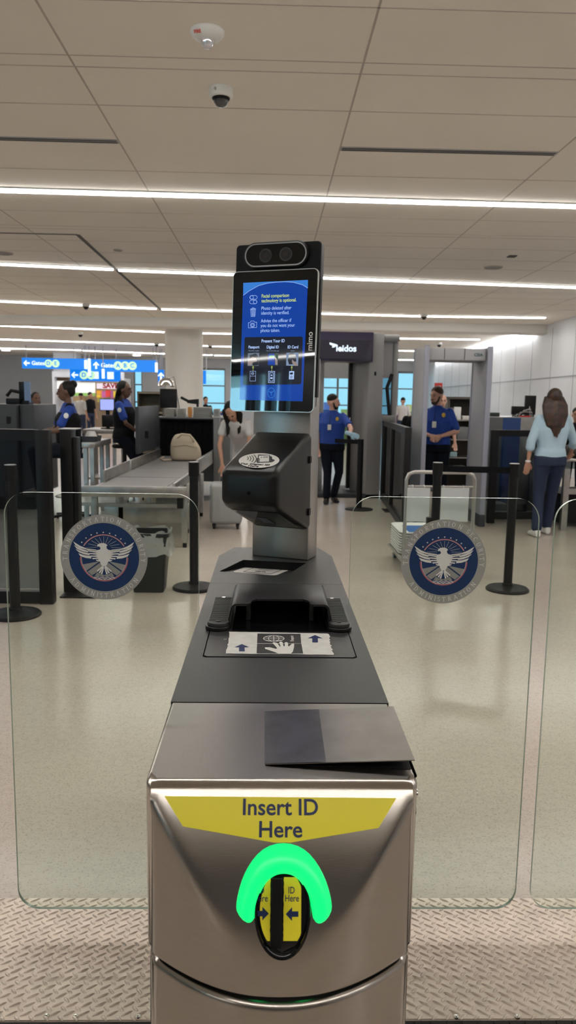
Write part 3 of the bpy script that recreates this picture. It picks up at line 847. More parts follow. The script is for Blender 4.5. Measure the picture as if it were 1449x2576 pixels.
mb.flat(P5([(669, 702), (675, 702), (675, 754), (669, 754)], z2+.0004)); mb.build('globe_print', WHITE, wl_)
pc = dz5(820, 728, z2+.0004)
put_text('Passport', .0125, pc, (0, 1, 0), (-1, 0, 0), WHITE, wl_, sx=1.0)
for (ux, uy) in ((413, 803), (1006, 730)):
    s = 1
    ar = [(ux, uy-30), (ux+60, uy-4), (ux+22, uy-4), (ux+24, uy+29), (ux-22, uy+29), (ux-22, uy-4), (ux-58, uy-4)]
    MB().flat(P5(ar)).build('arrow', NAVY, wl_)
for xx_ in (270, 283): MB().flat(P5([(xx_, 727), (xx_+6, 727), (xx_+4, 741), (xx_-3, 741)], ZP+.0008)).build('indicator', mat('dim indicator', (.25, .30, .20), .4), rp)
# shroud: two ribbed feet and a bridging hood
shr = MB().bx(-.086, .150, 1.815, 2.06, ZP+.0002, ZP+.003).build('scan_glass', BLKG, kiosk)
for sg in (-1, 1):
    cxx = XC+.002+sg*.148
    foot = [(cxx-.028, 1.823), (cxx-.028, 2.06), (cxx+.028, 2.06), (cxx+.028, 1.823)]
    for lay, (mg_, zb, zt_) in enumerate(((0, ZP, ZP+.009), (.005, ZP+.009, ZP+.018))):
        pts = []
        for k in range(9):
            a = math.radians(180+180*k/8); pts.append((cxx+(.031-mg_)*math.cos(a), 1.836+(.026-mg_)*math.sin(a)))
        pts += [(cxx+.031-mg_, 2.085-mg_), (cxx-.031+mg_+(.010 if sg < 0 else 0), 2.085-mg_)]
        pts = [(XC+.002+sg*abs(p[0]-XC-.002) if False else p[0], p[1]) for p in pts]
        mbf = MB(); mbf.prism([(x, y, zb) for x, y in pts], (0, 0, zt_-zb)); fo = mbf.build('shroud_foot', PLAS if lay == 0 else PLAS2, kiosk, bevel=.002)
        if lay == 1:
            mbf = MB()
            for k in range(26): mbf.bx(cxx-.022, cxx+.022, 1.842+.0088*k, 1.8455+.0088*k, zt_, zt_+.0012)
            mbf.build('ribbing', PLAS2, fo)
            for yy in (1.838, 2.065): MB().cyl((cxx, yy, zt_), (cxx, yy, zt_+.0014), .0055, n=12).build('screw', CHROME if yy > 2 else BLKM, fo)
ZH = ZT+.062
def T5(zx, zy): return dz5(zx, zy, ZH)
yb_, yfr = T5(600, 368).y, T5(320, 480).y
xl, xr = T5(345, 400).x-.004, T5(1075, 400).x+.004
xl, xr = -.092, .152
n1, n2 = xl+.052, xr-.052
yfr = 1.845; ynot = 1.895; yb_ = 2.055
r_ = .016
topo = [(xl+r_, yfr), (n1-.012, yfr), (n1-.004, yfr+.006), (n1, ynot-.014), (n1+.012, ynot), (n2-.012, ynot), (n2, ynot-.014), (n2+.004, yfr+.006), (n2+.012, yfr), (xr-r_, yfr), (xr-r_, yb_), (xl+r_, yb_)]
mb = MB(); mb.prism([(x, y, ZH-.006) for x, y in topo], (0, 0, .006))
for sg, xe in ((-1, xl), (1, xr)):
    prof = []
    for k in range(7):
        a = math.radians(90*k/6); prof.append((xe-sg*r_+sg*r_*math.sin(a), ZH-r_+r_*math.cos(a)))
    prof.append((xe+sg*.006, ZP+.018)); prof.append((xe+sg*.006, ZP+.002)); prof.append((xe+sg*.006-sg*.006, ZP+.002)); prof.append((xe-sg*.002, ZP+.018))
    for k in range(6, -1, -1):
        a = math.radians(90*k/6); prof.append((xe-sg*r_+sg*(r_-.006)*math.sin(a), ZH-r_+(r_-.006)*math.cos(a)))
    mb.prism([(x, yfr, z) for x, z in prof], (0, yb_-yfr, 0))
mb.bx(xl+.004, xr-.004, yb_-.006, yb_, ZP+.002, ZH-.003)
hood = mb.build('shroud_hood', PLAS, kiosk, bevel=.0018)
for xx_ in (n1-.010, n2+.010): MB().bx(xx_-.006, xx_+.006, 1.90, 1.93, ZP+.003, ZH-.006).build('hood_post', PLAS, hood, bevel=.002)
# paper slip behind the hood
p0, p1 = dz5(700, 362, ZT+.004), dz5(962, 362, ZT+.004)
ps = MB().prism([p0, (p1.x, p0.y-.01, ZT+.004), (p1.x, p0.y+.035, ZT+.004), (p0.x+.03, p0.y+.02, ZT+.003)], (0, 0, .0015)).build('paper_slip', WHITE)
ps.location = (0, 0, 0); tag(ps, 'thin white paper slip lying behind the black passport shroud', 'paper')

# -------- scanner post
AA = math.radians(22); PX = V((math.cos(AA), -math.sin(AA), 0)); PN = V((-math.sin(AA), -math.cos(AA), 0)); PO = V((-.058, 2.732, 0)); ZU = V((0, 0, 1))
def L(s, n, z): return PO+PX*s+PN*n+ZU*z
def lbox(mb, s0, s1, n0, n1, z0, z1): return mb.hexa([L(s0, n0, z0), L(s1, n0, z0), L(s1, n1, z0), L(s0, n1, z0), L(s0, n0, z1), L(s1, n0, z1), L(s1, n1, z1), L(s0, n1, z1)])
post = lbox(MB(), -.002, .210, -.095, 0, ZT+.001, 1.70).build('scanner_post', STEEL_P, kiosk, bevel=.004, seg=3)
# hood unit
mb = MB()
def rr3(s0, s1, z0, z1, n, r, k_=6):
    pts = rrect(s1-s0, z1-z0, r, k_); cs, cz = (s0+s1)/2, (z0+z1)/2
    return [L(cs+p[0], n, cz+p[1]) for p in pts]
secs = [rr3(.006, .214, 1.113, 1.443, 0.0, .018), rr3(.006, .214, 1.113, 1.443, .012, .018)]
n_f = .262
for t in (.25, .5, .75, .93):
    n = .012+(n_f-.012)*t; secs.append(rr3(.008-.006*t, .213-.016*t, 1.113+.100*t, 1.443-.103*t, n, .018+.002*t))
secs += [rr3(.004, .197, 1.222, 1.333, n_f+.002, .018), rr3(.009, .192, 1.227, 1.328, n_f+.007, .016), rr3(.03, .17, 1.245, 1.31, n_f+.0095, .012)]
mb.rings(secs)
hd = mb.build('reader_hood', PLAS, kiosk, smooth=40)
hd['label'] = 'black wedge shaped digital ID reader'
for zc in (1.175, 1.355): lbox(MB(), .213, .2185, .002, .022, zc-.012, zc+.012).build('clip', BLKM, hd, bevel=.0015)
# underside opening, its dark cavity drawn as a flat black sheet
mb = MB(); und = []
def ul(s, n, d=.0012):
    t = (n-.012)/(n_f-.012); return L(s, n, 1.113+.100*t-d)
und = [ul(.02, .225), ul(.185, .225), ul(.185, .04), ul(.075, .015)]
mb.flat(und); mb.build('cavity_sheet', BLKG, hd)
mb = MB(); mb.flat([ul(.075, .15, .002), ul(.112, .145, .002), ul(.115, .07, .002), ul(.078, .075, .002)]); mb.build('small_label', mat('grey blue label', (.10, .12, .15), .5), hd)
MB().cyl(L(.102, n_f+.009, 1.262), L(.102, n_f+.0105, 1.262), .006, n=14).build('sensor', BLKG, hd)
# oval sticker on the slope
def slope_pt(px__, py__):
    # sloping top: plane through the back top and front top edges
    a = L(0, .012, 1.443); b = L(.2, .012, 1.443); c = L(0, n_f, 1.340)
    n = (b-a).cross(c-a).normalized(); n = n if n.z > 0 else -n
    return pP(520+px__/4.025, 1040+py__/4.025, a+n*.0008, n), n
def S4(l, k=0): return [slope_pt(*q)[0]+slope_pt(*q)[1]*k for q in l]
ov = []
for k in range(40):
    a = 2*pi*k/40; ov.append((530+206*math.cos(a), 477+74*math.sin(a)-4*math.cos(a)))
stk = MB().flat(S4(ov)).build('oval_label', WHITE, hd)
mb = MB()
for k, rr_ in enumerate((1, 2, 3, 4)):
    c0 = (372, 432); pts = []; o = []; i = []
    for j in range(9):
        a = math.radians(-38+76*j/8); R1 = 26+rr_*27
        o.append((c0[0]+R1*math.cos(a), 455+(R1)*.55*math.sin(a)+6*rr_*.3)); i.append((c0[0]+(R1-8)*math.cos(a), 455+(R1-8)*.55*math.sin(a)+6*rr_*.3))
    for j in range(8): mb.flat(S4([o[j], o[j+1], i[j+1], i[j]], .0006))
mb.flat(S4([(522, 418), (640, 422), (638, 496), (510, 502)], .0006))
mb.flat(S4([(640, 434), (660, 438), (664, 462), (692, 474), (676, 488), (640, 499)], .0006))
mb.build('print', DARKP, stk)
MB().flat(S4([(530, 430), (632, 427), (631, 490), (520, 495)], .0009)).build('print', WHITE, stk)
mb = MB(); mb.flat(S4([(545, 452), (552, 442), (562, 452)], .0012)); mb.flat(S4([(570, 443), (625, 440), (625, 444), (570, 447)], .0012)); mb.flat(S4([(570, 451), (620, 448), (620, 451), (570, 454)], .0012))
for k in range(4): mb.flat(S4([(505, 455+k*10), (540, 459+k*10), (540, 466+k*9), (505, 462+k*10)], .0012))
mb.build('print', DARKP, stk)
sn = slope_pt(530, 480)[1]; sX = PX; sY = sn.cross(sX)
put_text('Tap Digital ID', .0125, slope_pt(490, 517)[0]+sn*.0007, sX, sY, DARKP, stk, sx=1.45, bold=.0002)
put_text('Here', .0125, slope_pt(472, 536)[0]+sn*.0007, sX, sY, DARKP, stk, sx=1.45, bold=.0002)

# display
TA = math.radians(2.94); SX = PX
SN = V((-math.sin(AA)*math.cos(TA), -math.cos(AA)*math.cos(TA), math.sin(TA))); SU = SN.cross(SX); SU = SU if SU.z > 0 else -SU
SCN = V((.0048, 2.62, 1.7462))
def D3(x, y, d=0): return SCN+SX*x+SU*y+SN*d
def dloop(w, h, r, d, cx=0, cy=0): return [D3(cx+p[0], cy+p[1], d) for p in rrect(w, h, r, 6)]
# bracket between post and display
MB().hexa([D3(-.08, -.1, -.045), D3(.10, -.1, -.045), L(.2, -.06, 1.60), L(.03, -.06, 1.60), D3(-.08, .20, -.045), D3(.10, .20, -.045), L(.2, -.06, 1.72), L(.03, -.06, 1.72)]).build('display_bracket', BLKM, kiosk)
disp = MB().rings([dloop(.270, .43, .02, -.052, 0, .0), dloop(.285, .445, .02, -.04, .004, 0), dloop(.285, .445, .02, -.016, .004, 0)]).build('display', BLKM, kiosk, smooth=30)
MB().rings([dloop(.3014, .4619, .017, -.018), dloop(.3034, .464, .018, -.012), dloop(.3034, .464, .018, -.003), dloop(.3014, .4619, .017, 0)]).build('bezel_frame', mat('silver frame', (.62, .61, .59), .3, 1.), disp, smooth=30)
MB().rings([dloop(.2965, .457, .015, .0), dloop(.2965, .457, .015, .0008)]).build('front_glass', SCGL, disp)
def S3(zx, zy, d=.0012): return pP(540+zx/4.528, 580+zy/4.528, SCN+SN*d, SN)
def Sq(l, m, name='graphic', d=.0016, parent=None): return MB().flat([S3(x, y, d) for x, y in l]).build(name, m, parent)
scr_ = Sq([(326, 597), (1063, 562), (1001, 1945), (285, 1928)], SCRB, 'screen', .0012, disp)
scr_['label'] = 'lit blue screen with instructions'
# arcs
arcp = [(326, 738), (400, 683), (500, 628), (600, 600), (700, 588), (800, 583), (900, 590), (1000, 618), (1061, 655)]
mb = MB(); mb.flat([S3(x, y, .0015) for x, y in [(326, 597), (1063, 562), (1061, 655)]+list(reversed(arcp[:-1]))]); mb.build('graphic', SCRB2, scr_)
def strokes(lines, w, m, d=.0019, parent=None, name='graphic'):
    mb = MB()
    for ln in lines:
        P = [S3(x, y, d) for x, y in ln]
        for a, b in zip(P[:-1], P[1:]):
            dd = (b-a)
            if dd.length < 1e-7: continue
            dd.normalize(); q = SN.cross(dd)*w/2; mb.flat([a-q-dd*w*.3, b-q+dd*w*.3, b+q+dd*w*.3, a+q-dd*w*.3])
    return mb.build(name, m, parent)
strokes([arcp], .0012, SCRW, parent=scr_); strokes([[(326, 597), (700, 579)]], .0006, SCRB2, parent=scr_)
def stext(b_, zx, zy, s, m, al='LEFT', bold=.0, sx=.86, lsp=1.0, d=.0019):
    p = S3(zx, zy, d); o = put_text(b_, s, p, SX, SU, m, scr_, align=al, sx=sx, bold=bold, ext=0, lsp=lsp); return o
stext('Facial comparison', 533, 748, .0158, SCRY, bold=.0002); stext('technology is optional.', 533, 802, .0158, SCRY, bold=.0002)
stext('Photo deleted after', 530, 888, .0158, SCRW); stext('identity is verified.', 528, 942, .0158, SCRW)
stext('Advise the officer if', 526, 1030, .0158, SCRW); stext('you do not want your', 524, 1084, .0158, SCRW); stext('photo taken.', 522, 1140, .0158, SCRW)
def circ(cx_, cy__, r, n=14, ry=None, a0=0, a1=360): return [(cx_+r*math.cos(math.radians(a0+(a1-a0)*k/n)), cy__+(ry or r)*math.sin(math.radians(a0+(a1-a0)*k/n))) for k in range(n+1)]
def pill(x0, y0, x1, y1):
    r = (y1-y0)/2; return circ(x1-r, y0+r, r, 8, a0=-90, a1=90)+circ(x0+r, y0+r, r, 8, a0=90, a1=270)+[(x1-r, y0)]
W_ = .0011
strokes([pill(400, 740, 484, 782), pill(398, 792, 482, 834), circ(422, 761, 20), circ(461, 813, 20)], W_, SCRW, parent=scr_)
strokes([[(406, 893), (470, 890)], [(425, 890), (428, 880), (448, 880), (452, 890)], [(410, 900), (415, 978), (458, 978), (466, 898), (410, 900)], [(423, 905), (426, 970)], [(433, 905), (434, 970)], [(443, 905), (443, 970)], [(453, 905), (451, 970)]], W_, SCRW, parent=scr_)
strokes([[(384, 1108), (384, 1050), (405, 1048), (414, 1030), (448, 1030), (456, 1045), (479, 1043), (478, 1104), (384, 1108)], circ(431, 1077, 24), circ(431, 1077, 14)], W_, SCRW, parent=scr_)
# black box with the three ways
def rrz(x0, y0, x1, y1, r, sk=0):
    pts = []
    for cx_, cy__, a0 in ((x1-r, y0+r, -90), (x1-r, y1-r, 0), (x0+r, y1-r, 90), (x0+r, y0+r, 180)):
        pts += circ(cx_, cy__, r, 5, a0=a0, a1=a0+90)
    return [(x-(y-y0)*.035+sk*0, y-(x-x0)*.012) for x, y in pts]
Sq(rrz(341, 1215, 1005, 1760, 22), SCRD, parent=scr_)
stext('Present Your ID', 665, 1258, .0145, SCRW, 'CENTER', .0003)
for tx, xx_, s_ in (('Passport', 446, .0132), ('Digital ID', 661, .0132), ('ID Card', 891, .0132)): stext(tx, xx_, 1328, s_, SCRW, 'CENTER', .0003)
for tx, xx_ in (('Press flat on glass', 446), ('Tap or scan (face up)', 660), ('Insert', 889)): stext(tx, xx_, 1369, .0062, mat('lit grey print', (0, 0, 0), .2, emit=(.22, .28, .42), es=1), 'CENTER')
D2 = .0019; D4 = .0022
Sq([(378, 1396), (508, 1392), (500, 1540), (374, 1542)], SCRT, d=D2, parent=scr_); Sq([(400, 1420), (470, 1400), (500, 1440), (500, 1530), (440, 1540), (400, 1470)], SCRD, d=D4, parent=scr_)
Sq([(378, 1530), (380, 1470), (430, 1440), (470, 1450), (486, 1490), (440, 1500), (410, 1540)], SCRS, d=.0025, parent=scr_)
Sq([(612, 1400), (680, 1400), (688, 1532), (606, 1532)], SCRB, d=D2, parent=scr_); Sq([(622, 1424), (676, 1424), (678, 1450), (622, 1450)], SCRG, d=D4, parent=scr_)
Sq([(690, 1396), (724, 1396), (718, 1536), (690, 1536)], mat('lit dark green', (0, 0, 0), .2, emit=(.03, .06, .04), es=1), d=D2, parent=scr_); Sq([(688, 1440), (715, 1470), (716, 1530), (690, 1525)], SCRS, d=D4, parent=scr_)
Sq([(818, 1392), (955, 1390), (950, 1542), (814, 1538)], mat('lit photo pale', (0, 0, 0), .2, emit=(.16, .22, .34), es=1), d=D2, parent=scr_)
Sq([(848, 1402), (890, 1394), (922, 1410), (930, 1480), (918, 1520), (846, 1525), (832, 1470)], SCRD, d=D4, parent=scr_); Sq([(836, 1446), (928, 1444), (928, 1450), (836, 1452)], SCRT, d=.0025, parent=scr_)
Sq([(882, 1468), (906, 1490), (936, 1500), (944, 1540), (905, 1540), (880, 1500)], SCRS, d=.0025, parent=scr_)
for xx_ in (437, 651, 878): strokes([[(xx_, 1600), (xx_, 1556)], [(xx_-9, 1566), (xx_, 1552), (xx_+9, 1566)], [(xx_-8, 1546), (xx_+10, 1546)]], .0010, SCRY, d=D4, parent=scr_)
strokes([[(404, 1602), (468, 1602), (466, 1714), (401, 1714), (404, 1602)], [(402, 1658), (467, 1658)], circ(434, 1628, 14, 8), [(418, 1628), (450, 1628)]], .0009, SCRW, d=D4, parent=scr_)
strokes([[(614, 1604), (684, 1604), (680, 1732), (612, 1732), (614, 1604)], [(628, 1620), (670, 1620), (667, 1715), (626, 1715), (628, 1620)]], .0016, SCRW, d=D4, parent=scr_)
Sq(circ(648, 1648, 9, 10), SCRW, d=D4, parent=scr_); Sq([(636, 1672), (660, 1672), (658, 1690), (636, 1690)], SCRW, d=D4, parent=scr_)
Sq([(850, 1602), (906, 1602), (902, 1694), (846, 1694)], SCRW, d=D4, parent=scr_); Sq([(858, 1618), (892, 1614), (890, 1640), (856, 1640)], SCRD, d=.0025, parent=scr_); Sq([(858, 1650), (890, 1650), (888, 1686), (856, 1686)], mat('lit mid grey', (0, 0, 0), .2, emit=(.2, .25, .4), es=1), d=.0025, parent=scr_)
strokes([circ(645, 1848, 44, 24, 60), circ(645, 1848, 38, 24, 53)], .0009, SCRB2, d=D4, parent=scr_)
strokes([[(618, 1830), (645, 1850), (672, 1826)], [(645, 1835), (643, 1880)]], .0022, SCRB2, d=D4, parent=scr_)
# maker's name on the bezel, reading upwards
put_text('mimo', .0265, S3(1086, 1262, .0012), SU, -SX, mat('silver print', (.9, .9, .9), .5), disp, ext=.0001, bold=.0005, sx=1.0)
MB().cyl(S3(267, 803, .0008), S3(267, 803, .0014), .0009, n=8).build('status_light', mat('violet led', (0, 0, 0), .3, emit=(.15, .05, .7), es=1.), disp)
# camera head above the display
def H3(zx, zy, d): return pP(540+zx/4.528, 580+zy/4.528, SCN+SN*d, SN)
a_, b_ = H3(243, 165, -.006), H3(1215, 110, -.006)
cc = (a_+b_)/2
def loc2(p): q = p-SCN; return q.dot(SX), q.dot(SU)
(xa, ya), (xb, yb2) = loc2(a_), loc2(b_)
hx0, hx1, hy1 = xa, xb+.0, (ya+yb2)/2; hy0 = .2309-.04
def hl(d, ins=0, r=.013): return dloop(hx1-hx0-2*ins, hy1-hy0-2*ins, r, d, (hx0+hx1)/2, (hy0+hy1)/2)
chd = MB().rings([hl(-.045, .002), hl(-.040), hl(-.012), hl(-.0095, .0015)]).build('camera_head', BLKM, kiosk, smooth=30)
cA, cB = loc2(H3(350, 280, .004)), loc2(H3(1050, 235, .004))
lcx = (loc2(H3(348, 300, .004))[0]+loc2(H3(1052, 262, .004))[0])/2; lcy = (loc2(H3(700, 138, .004))[1]+loc2(H3(700, 408, .004))[1])/2
lw = loc2(H3(1052, 262, .004))[0]-loc2(H3(348, 300, .004))[0]; lh = loc2(H3(700, 138, .004))[1]-loc2(H3(700, 408, .004))[1]
def pl(w, h, d): return [D3(lcx+p[0], lcy+p[1], d) for p in rrect(w, h, h/2-.0002, 10)]
ch2 = MB().rings([pl(lw+.010, lh+.008, -.011), pl(lw+.010, lh+.008, .004), pl(lw+.004, lh+.003, .007)]).build('lens_housing', BLKM, chd, smooth=40)
mb = MB(); ra = [mb.b.verts.new(p) for p in pl(lw, lh, .0075)]; rb = [mb.b.verts.new(p) for p in pl(lw-.009, lh-.009, .0075)]; rc = [mb.b.verts.new(p) for p in pl(lw-.009, lh-.009, .006)]
n_ = len(ra)
for k in range(n_): mb.f([ra[k], ra[(k+1) % n_], rb[(k+1) % n_], rb[k]]); mb.f([rb[k], rb[(k+1) % n_], rc[(k+1) % n_], rc[k]])
mb.build('silver_ring', GREYR, chd)
MB().rings([pl(lw-.009, lh-.009, .006), pl(lw-.009, lh-.009, .0072)]).build('lens_cover', BLKG, chd)
for (zx, zy) in ((580, 285), (810, 268)):
    q = loc2(H3(zx, zy, .007))
    for r, d, m in ((.0225, .0076, mat('lens barrel', (.035, .033, .032), .3)), (.0175, .0082, mat('lens ring', (.020, .019, .019), .25)), (.007, .0088, mat('lens glass', (.07, .055, .05), .12, .3))):
        MB().cyl(D3(q[0], q[1], d-.0008), D3(q[0], q[1], d), r, n=28).build('lens', m, chd)
# rail behind the display
MB().hexa([D3(.148, -.18, -.030), D3(.156, -.18, -.030), D3(.156, -.18, -.012), D3(.148, -.18, -.012), D3(.148, .20, -.030), D3(.156, .20, -.030), D3(.156, .20, -.012), D3(.148, .20, -.012)]).build('side_rail', BLKM, disp)

# ================================================================== GLASS GATES
GY = 2.05
def gate_outline(x0, x1, z0, z1, r, inner):   # inner: side hidden at the kiosk keeps the same radius
    pts = rrect(x1-x0, z1-z0, r, 10); return [((x0+x1)/2+p[0], (z0+z1)/2+p[1]) for p in pts]
def gate(x0, x1, label, hinge):
    z0, z1 = pY(1150, 2287, GY).z, pY(1130, 1252, GY).z; r = .062
    o = root('glass_gate', ((x1 if hinge > 0 else x0), GY, 0), label, 'gate')
    pts = gate_outline(x0, x1, z0, z1, r, hinge); T = .010
    mb = MB(); a = [mb.b.verts.new((x, GY, z)) for x, z in pts]; b = [mb.b.verts.new((x, GY+T, z)) for x, z in pts]
    mb.b.faces.new(a); mb.b.faces.new(list(reversed(b))); mb.mi = 1
    ins = .0
    n = len(a)
    for k in range(n): mb.f([a[k], a[(k+1) % n], b[(k+1) % n], b[k]])
    mb.build('glass_pane', [GLASS, GEDGE], o)
    return o
gl_ = gate(pY(17, 1500, GY).x, pY(500, 1300, GY).x, 'clear glass gate left of the kiosk bearing the round blue eagle seal', 1)
gr_ = gate(pY(884, 1300, GY).x, pY(1357, 1320, GY).x, 'clear glass gate right of the kiosk bearing the round blue eagle seal', -1)
xg = pY(1410, 1400, GY).x
gf_ = gate(pY(1391, 1400, GY).x, pY(1391, 1400, GY).x+.51, 'clear glass gate cut off by the right edge, with no seal in view', 1)
# hinge shoes joining the gates to the kiosk
for o, xk, xg_ in ((gl_, X0, pY(500, 1300, GY).x), (gr_, X1, pY(884, 1300, GY).x)):
    for z in (.28, .80): MB().bx(min(xk, xg_)-.0 if o is gr_ else xk-.020, xk+.020 if o is gr_ else xk+.002, GY-.012, GY+.022, z-.05, z+.05).build('hinge_shoe', STEEL_P, o, bevel=.003)

# ---- seal sticker, drawn in unit coordinates (R=1), x right, y up
def sealpt(x, y): return ((x-692)/535., (690-y)/535.)
SL = {}
def seg_poly(pl_, w):
    out = []
    for (ax, ay), (bx_, by_) in zip(pl_[:-1], pl_[1:]):
        dx, dy = bx_-ax, by_-ay; l = math.hypot(dx, dy)
        if l < 1e-9: continue
        nx, ny = -dy/l*w/2, dx/l*w/2
        out.append([(ax+nx, ay+ny), (bx_+nx, by_+ny), (bx_-nx, by_-ny), (ax-nx, ay-ny)])
    return out
def arcpoly(r0, r1, a0, a1, n=40, cy__=0):
    out = []
    for k in range(n):
        p, q = math.radians(a0+(a1-a0)*k/n), math.radians(a0+(a1-a0)*(k+1)/n)
        out.append([(r0*math.cos(p), cy__+r0*math.sin(p)), (r1*math.cos(p), cy__+r1*math.sin(p)), (r1*math.cos(q), cy__+r1*math.sin(q)), (r0*math.cos(q), cy__+r0*math.sin(q))])
    return out
def disc_poly(r, n=72): return [[(r*math.cos(2*pi*k/n), r*math.sin(2*pi*k/n)) for k in range(n)]]
# serif capitals: strokes with broad-nib weight plus slab serifs; unit height
def arcs(cx_, cy__, rx_, ry_, a0, a1, n=10): return [(cx_+rx_*math.cos(math.radians(a0+(a1-a0)*k/n)), cy__+ry_*math.sin(math.radians(a0+(a1-a0)*k/n))) for k in range(n+1)]
GL = {
 'T': (.72, [[(.36, 0), (.36, 1)], [(.03, .96), (.69, .96)], [(.04, .80), (.04, .98)], [(.68, .80), (.68, .98)]], [(.36, 0)]),
 'R': (.72, [[(.16, 0), (.16, 1)], [(.16, .97)]+arcs(.33, .745, .22, .225, 90, -90)+[(.16, .52)], [(.36, .5), (.68, .02)]], [(.16, 0), (.10, 1), (.68, 0)]),
 'A': (.80, [[(.10, 0), (.40, 1)], [(.40, 1), (.70, 0)], [(.21, .36), (.59, .36)]], [(.10, 0), (.70, 0)]),
 'N': (.86, [[(.16, 0), (.16, 1)], [(.14, 1), (.70, 0)], [(.71, 0), (.71, 1)]], [(.16, 0), (.13, 1), (.71, 1)]),
 'S': (.56, [arcs(.28, .745, .20, .225, 20, 270, 12)+arcs(.28, .255, .21, .225, 90, -160, 12)], []),
 'P': (.64, [[(.16, 0), (.16, 1)], [(.16, .97)]+arcs(.33, .73, .23, .24, 90, -90)+[(.16, .49)]], [(.16, 0), (.10, 1)]),
 'O': (.84, [arcs(.42, .5, .33, .47, 0, 360, 22)], []),
 'I': (.34, [[(.17, 0), (.17, 1)]], [(.17, 0), (.17, 1)]),
 'E': (.64, [[(.16, 0), (.16, 1)], [(.12, .97), (.56, .97)], [(.16, .52), (.48, .52)], [(.12, .03), (.58, .03)], [(.55, .82), (.55, .98)], [(.58, .02), (.58, .2)]], [(.12, 0), (.12, 1)]),
 'C': (.74, [arcs(.42, .5, .33, .47, 42, 318, 18)], []),
 'U': (.82, [[(.16, 1), (.16, .3)]+arcs(.41, .3, .25, .27, 180, 360, 10)+[(.66, 1)]], [(.16, 1), (.66, 1)]),
 'Y': (.76, [[(.10, 1), (.38, .48)], [(.66, 1), (.38, .48)], [(.38, .5), (.38, 0)]], [(.10, 1), (.66, 1), (.38, 0)]),
 'D': (.82, [[(.16, 0), (.16, 1)], [(.12, .97)]+arcs(.30, .5, .42, .47, 90, -90, 14)+[(.12, .03)]], [(.10, 0), (.10, 1)]),
 'M': (.98, [[(.16, 0), (.18, 1)], [(.18, 1), (.49, .1)], [(.49, .1), (.80, 1)], [(.82, 0), (.80, 1)]], [(.15, 0), (.14, 1), (.84, 1), (.83, 0)]),
 ' ': (.40, [], [])}
def glyph(ch):
    w, st_, sf = GL[ch]; polys = []
    for ln in st_:
        for (ax, ay), (bx_, by_) in zip(ln[:-1], ln[1:]):
            dx, dy = bx_-ax, by_-ay; l = math.hypot(dx, dy)
            if l < 1e-9: continue
            wd_ = .055+.085*abs(dy)/l*(1 if not (dx > 0 and dy > 0) else .6); ex = .02
            nx, ny = -dy/l*wd_/2, dx/l*wd_/2; ux, uy = dx/l*ex, dy/l*ex
            polys.append([(ax+nx-ux, ay+ny-uy), (bx_+nx+ux, by_+ny+uy), (bx_-nx+ux, by_-ny+uy), (ax-nx-ux, ay-ny-uy)])
    for (x, y) in sf: polys.append([(x-.13, y-.025), (x+.13, y-.025), (x+.13, y+.025), (x-.13, y+.025)])
    return w, polys
def ring_text(txt, amid, span, r_base, h, up):
    ws = [glyph(c)[0] for c in txt]; tot = sum(ws); out = []; acc = 0
    for c, w in zip(txt, ws):
        mid = (acc+w/2)/tot; acc += w
        a = amid+span*(.5-mid) if up else amid+span*(mid-.5)
        ar = math.radians(a); er = (math.cos(ar), math.sin(ar))
        yx = er if up else (-er[0], -er[1]); xx_ = (yx[1], -yx[0])
        base = r_base if up else r_base+h
        bx_, by_ = er[0]*base, er[1]*base
        for p in glyph(c)[1]:
            out.append([(bx_+xx_[0]*(q[0]-w/2)*h+yx[0]*q[1]*h, by_+xx_[1]*(q[0]-w/2)*h+yx[1]*q[1]*h) for q in p])
    return out
letters = ring_text('TRANSPORTATION SECURITY', 89, 195, .845, .105, True)
letters2 = ring_text('ADMINISTRATION', 270, 117, .845, .105, False)
mir = lambda L_: L_+[[(1384-x, y) for x, y in p] for p in L_]
body = [(690, 508), (722, 520), (740, 540), (724, 548), (728, 575), (745, 592), (790, 600), (800, 640), (782, 690), (757, 728), (738, 752), (722, 790), (690, 800), (658, 790), (645, 752), (628, 728), (606, 690), (596, 640), (600, 600), (640, 592), (652, 578), (645, 560), (630, 550), (614, 558), (612, 540), (622, 524), (650, 512)]
wing = []
outer_t = [(318, 492), (326, 538), (343, 585), (378, 640)]; 
o_in = [(478, 575), (492, 607), (508, 640), (530, 672)]
o_in2 = [(488, 598), (502, 630), (520, 664), (538, 706)]
o_t2 = [(345, 540), (362, 585), (386, 628), (402, 676)]
for a, b, c_, d in zip(outer_t, o_in, o_in2, o_t2): wing.append([a, ((a[0]+b[0])/2, (a[1]+b[1])/2+8), b, c_, ((c_[0]+d[0])/2, (c_[1]+d[1])/2+8), d])
wing[0] = [(318, 492), (400, 545), (480, 578), (600, 592), (600, 606), (490, 596), (400, 575), (345, 540)]
i_l = [(490, 600), (505, 634), (522, 668), (546, 698), (590, 718)]; i_r = [(602, 612), (606, 638), (610, 664), (616, 690), (634, 722)]
for a, b in zip(i_l, i_r): wing.append([a, b, (b[0]+2, b[1]+20), ((a[0]+b[0])/2, (a[1]+b[1])/2+16), (a[0]+10, a[1]+16)])
tail = [[(676, 790), (600, 856), (612, 872), (684, 800)], [(682, 790), (622, 882), (640, 892), (688, 802)], [(686, 796), (648, 898), (668, 904), (690, 820)]]
panels = [[(640, 738), (428, 782), (462, 858), (470, 862)], [(648, 752), (486, 872), (540, 918), (612, 872), (606, 850), (676, 795)], [(604, 880), (572, 926), (692, 926), (692, 912), (640, 902)]]
rays = []
for k in range(-5, 6):
    a = math.radians(90+k*12.5); x0_, y0_ = 692+95*math.cos(a)*1.0, 600-95*math.sin(a)
    if abs(k) < 6: rays.append([(692+100*math.cos(a), 610-100*math.sin(a)), (692+250*math.cos(a)*1.0, 690-262*math.sin(a) if True else 0)])
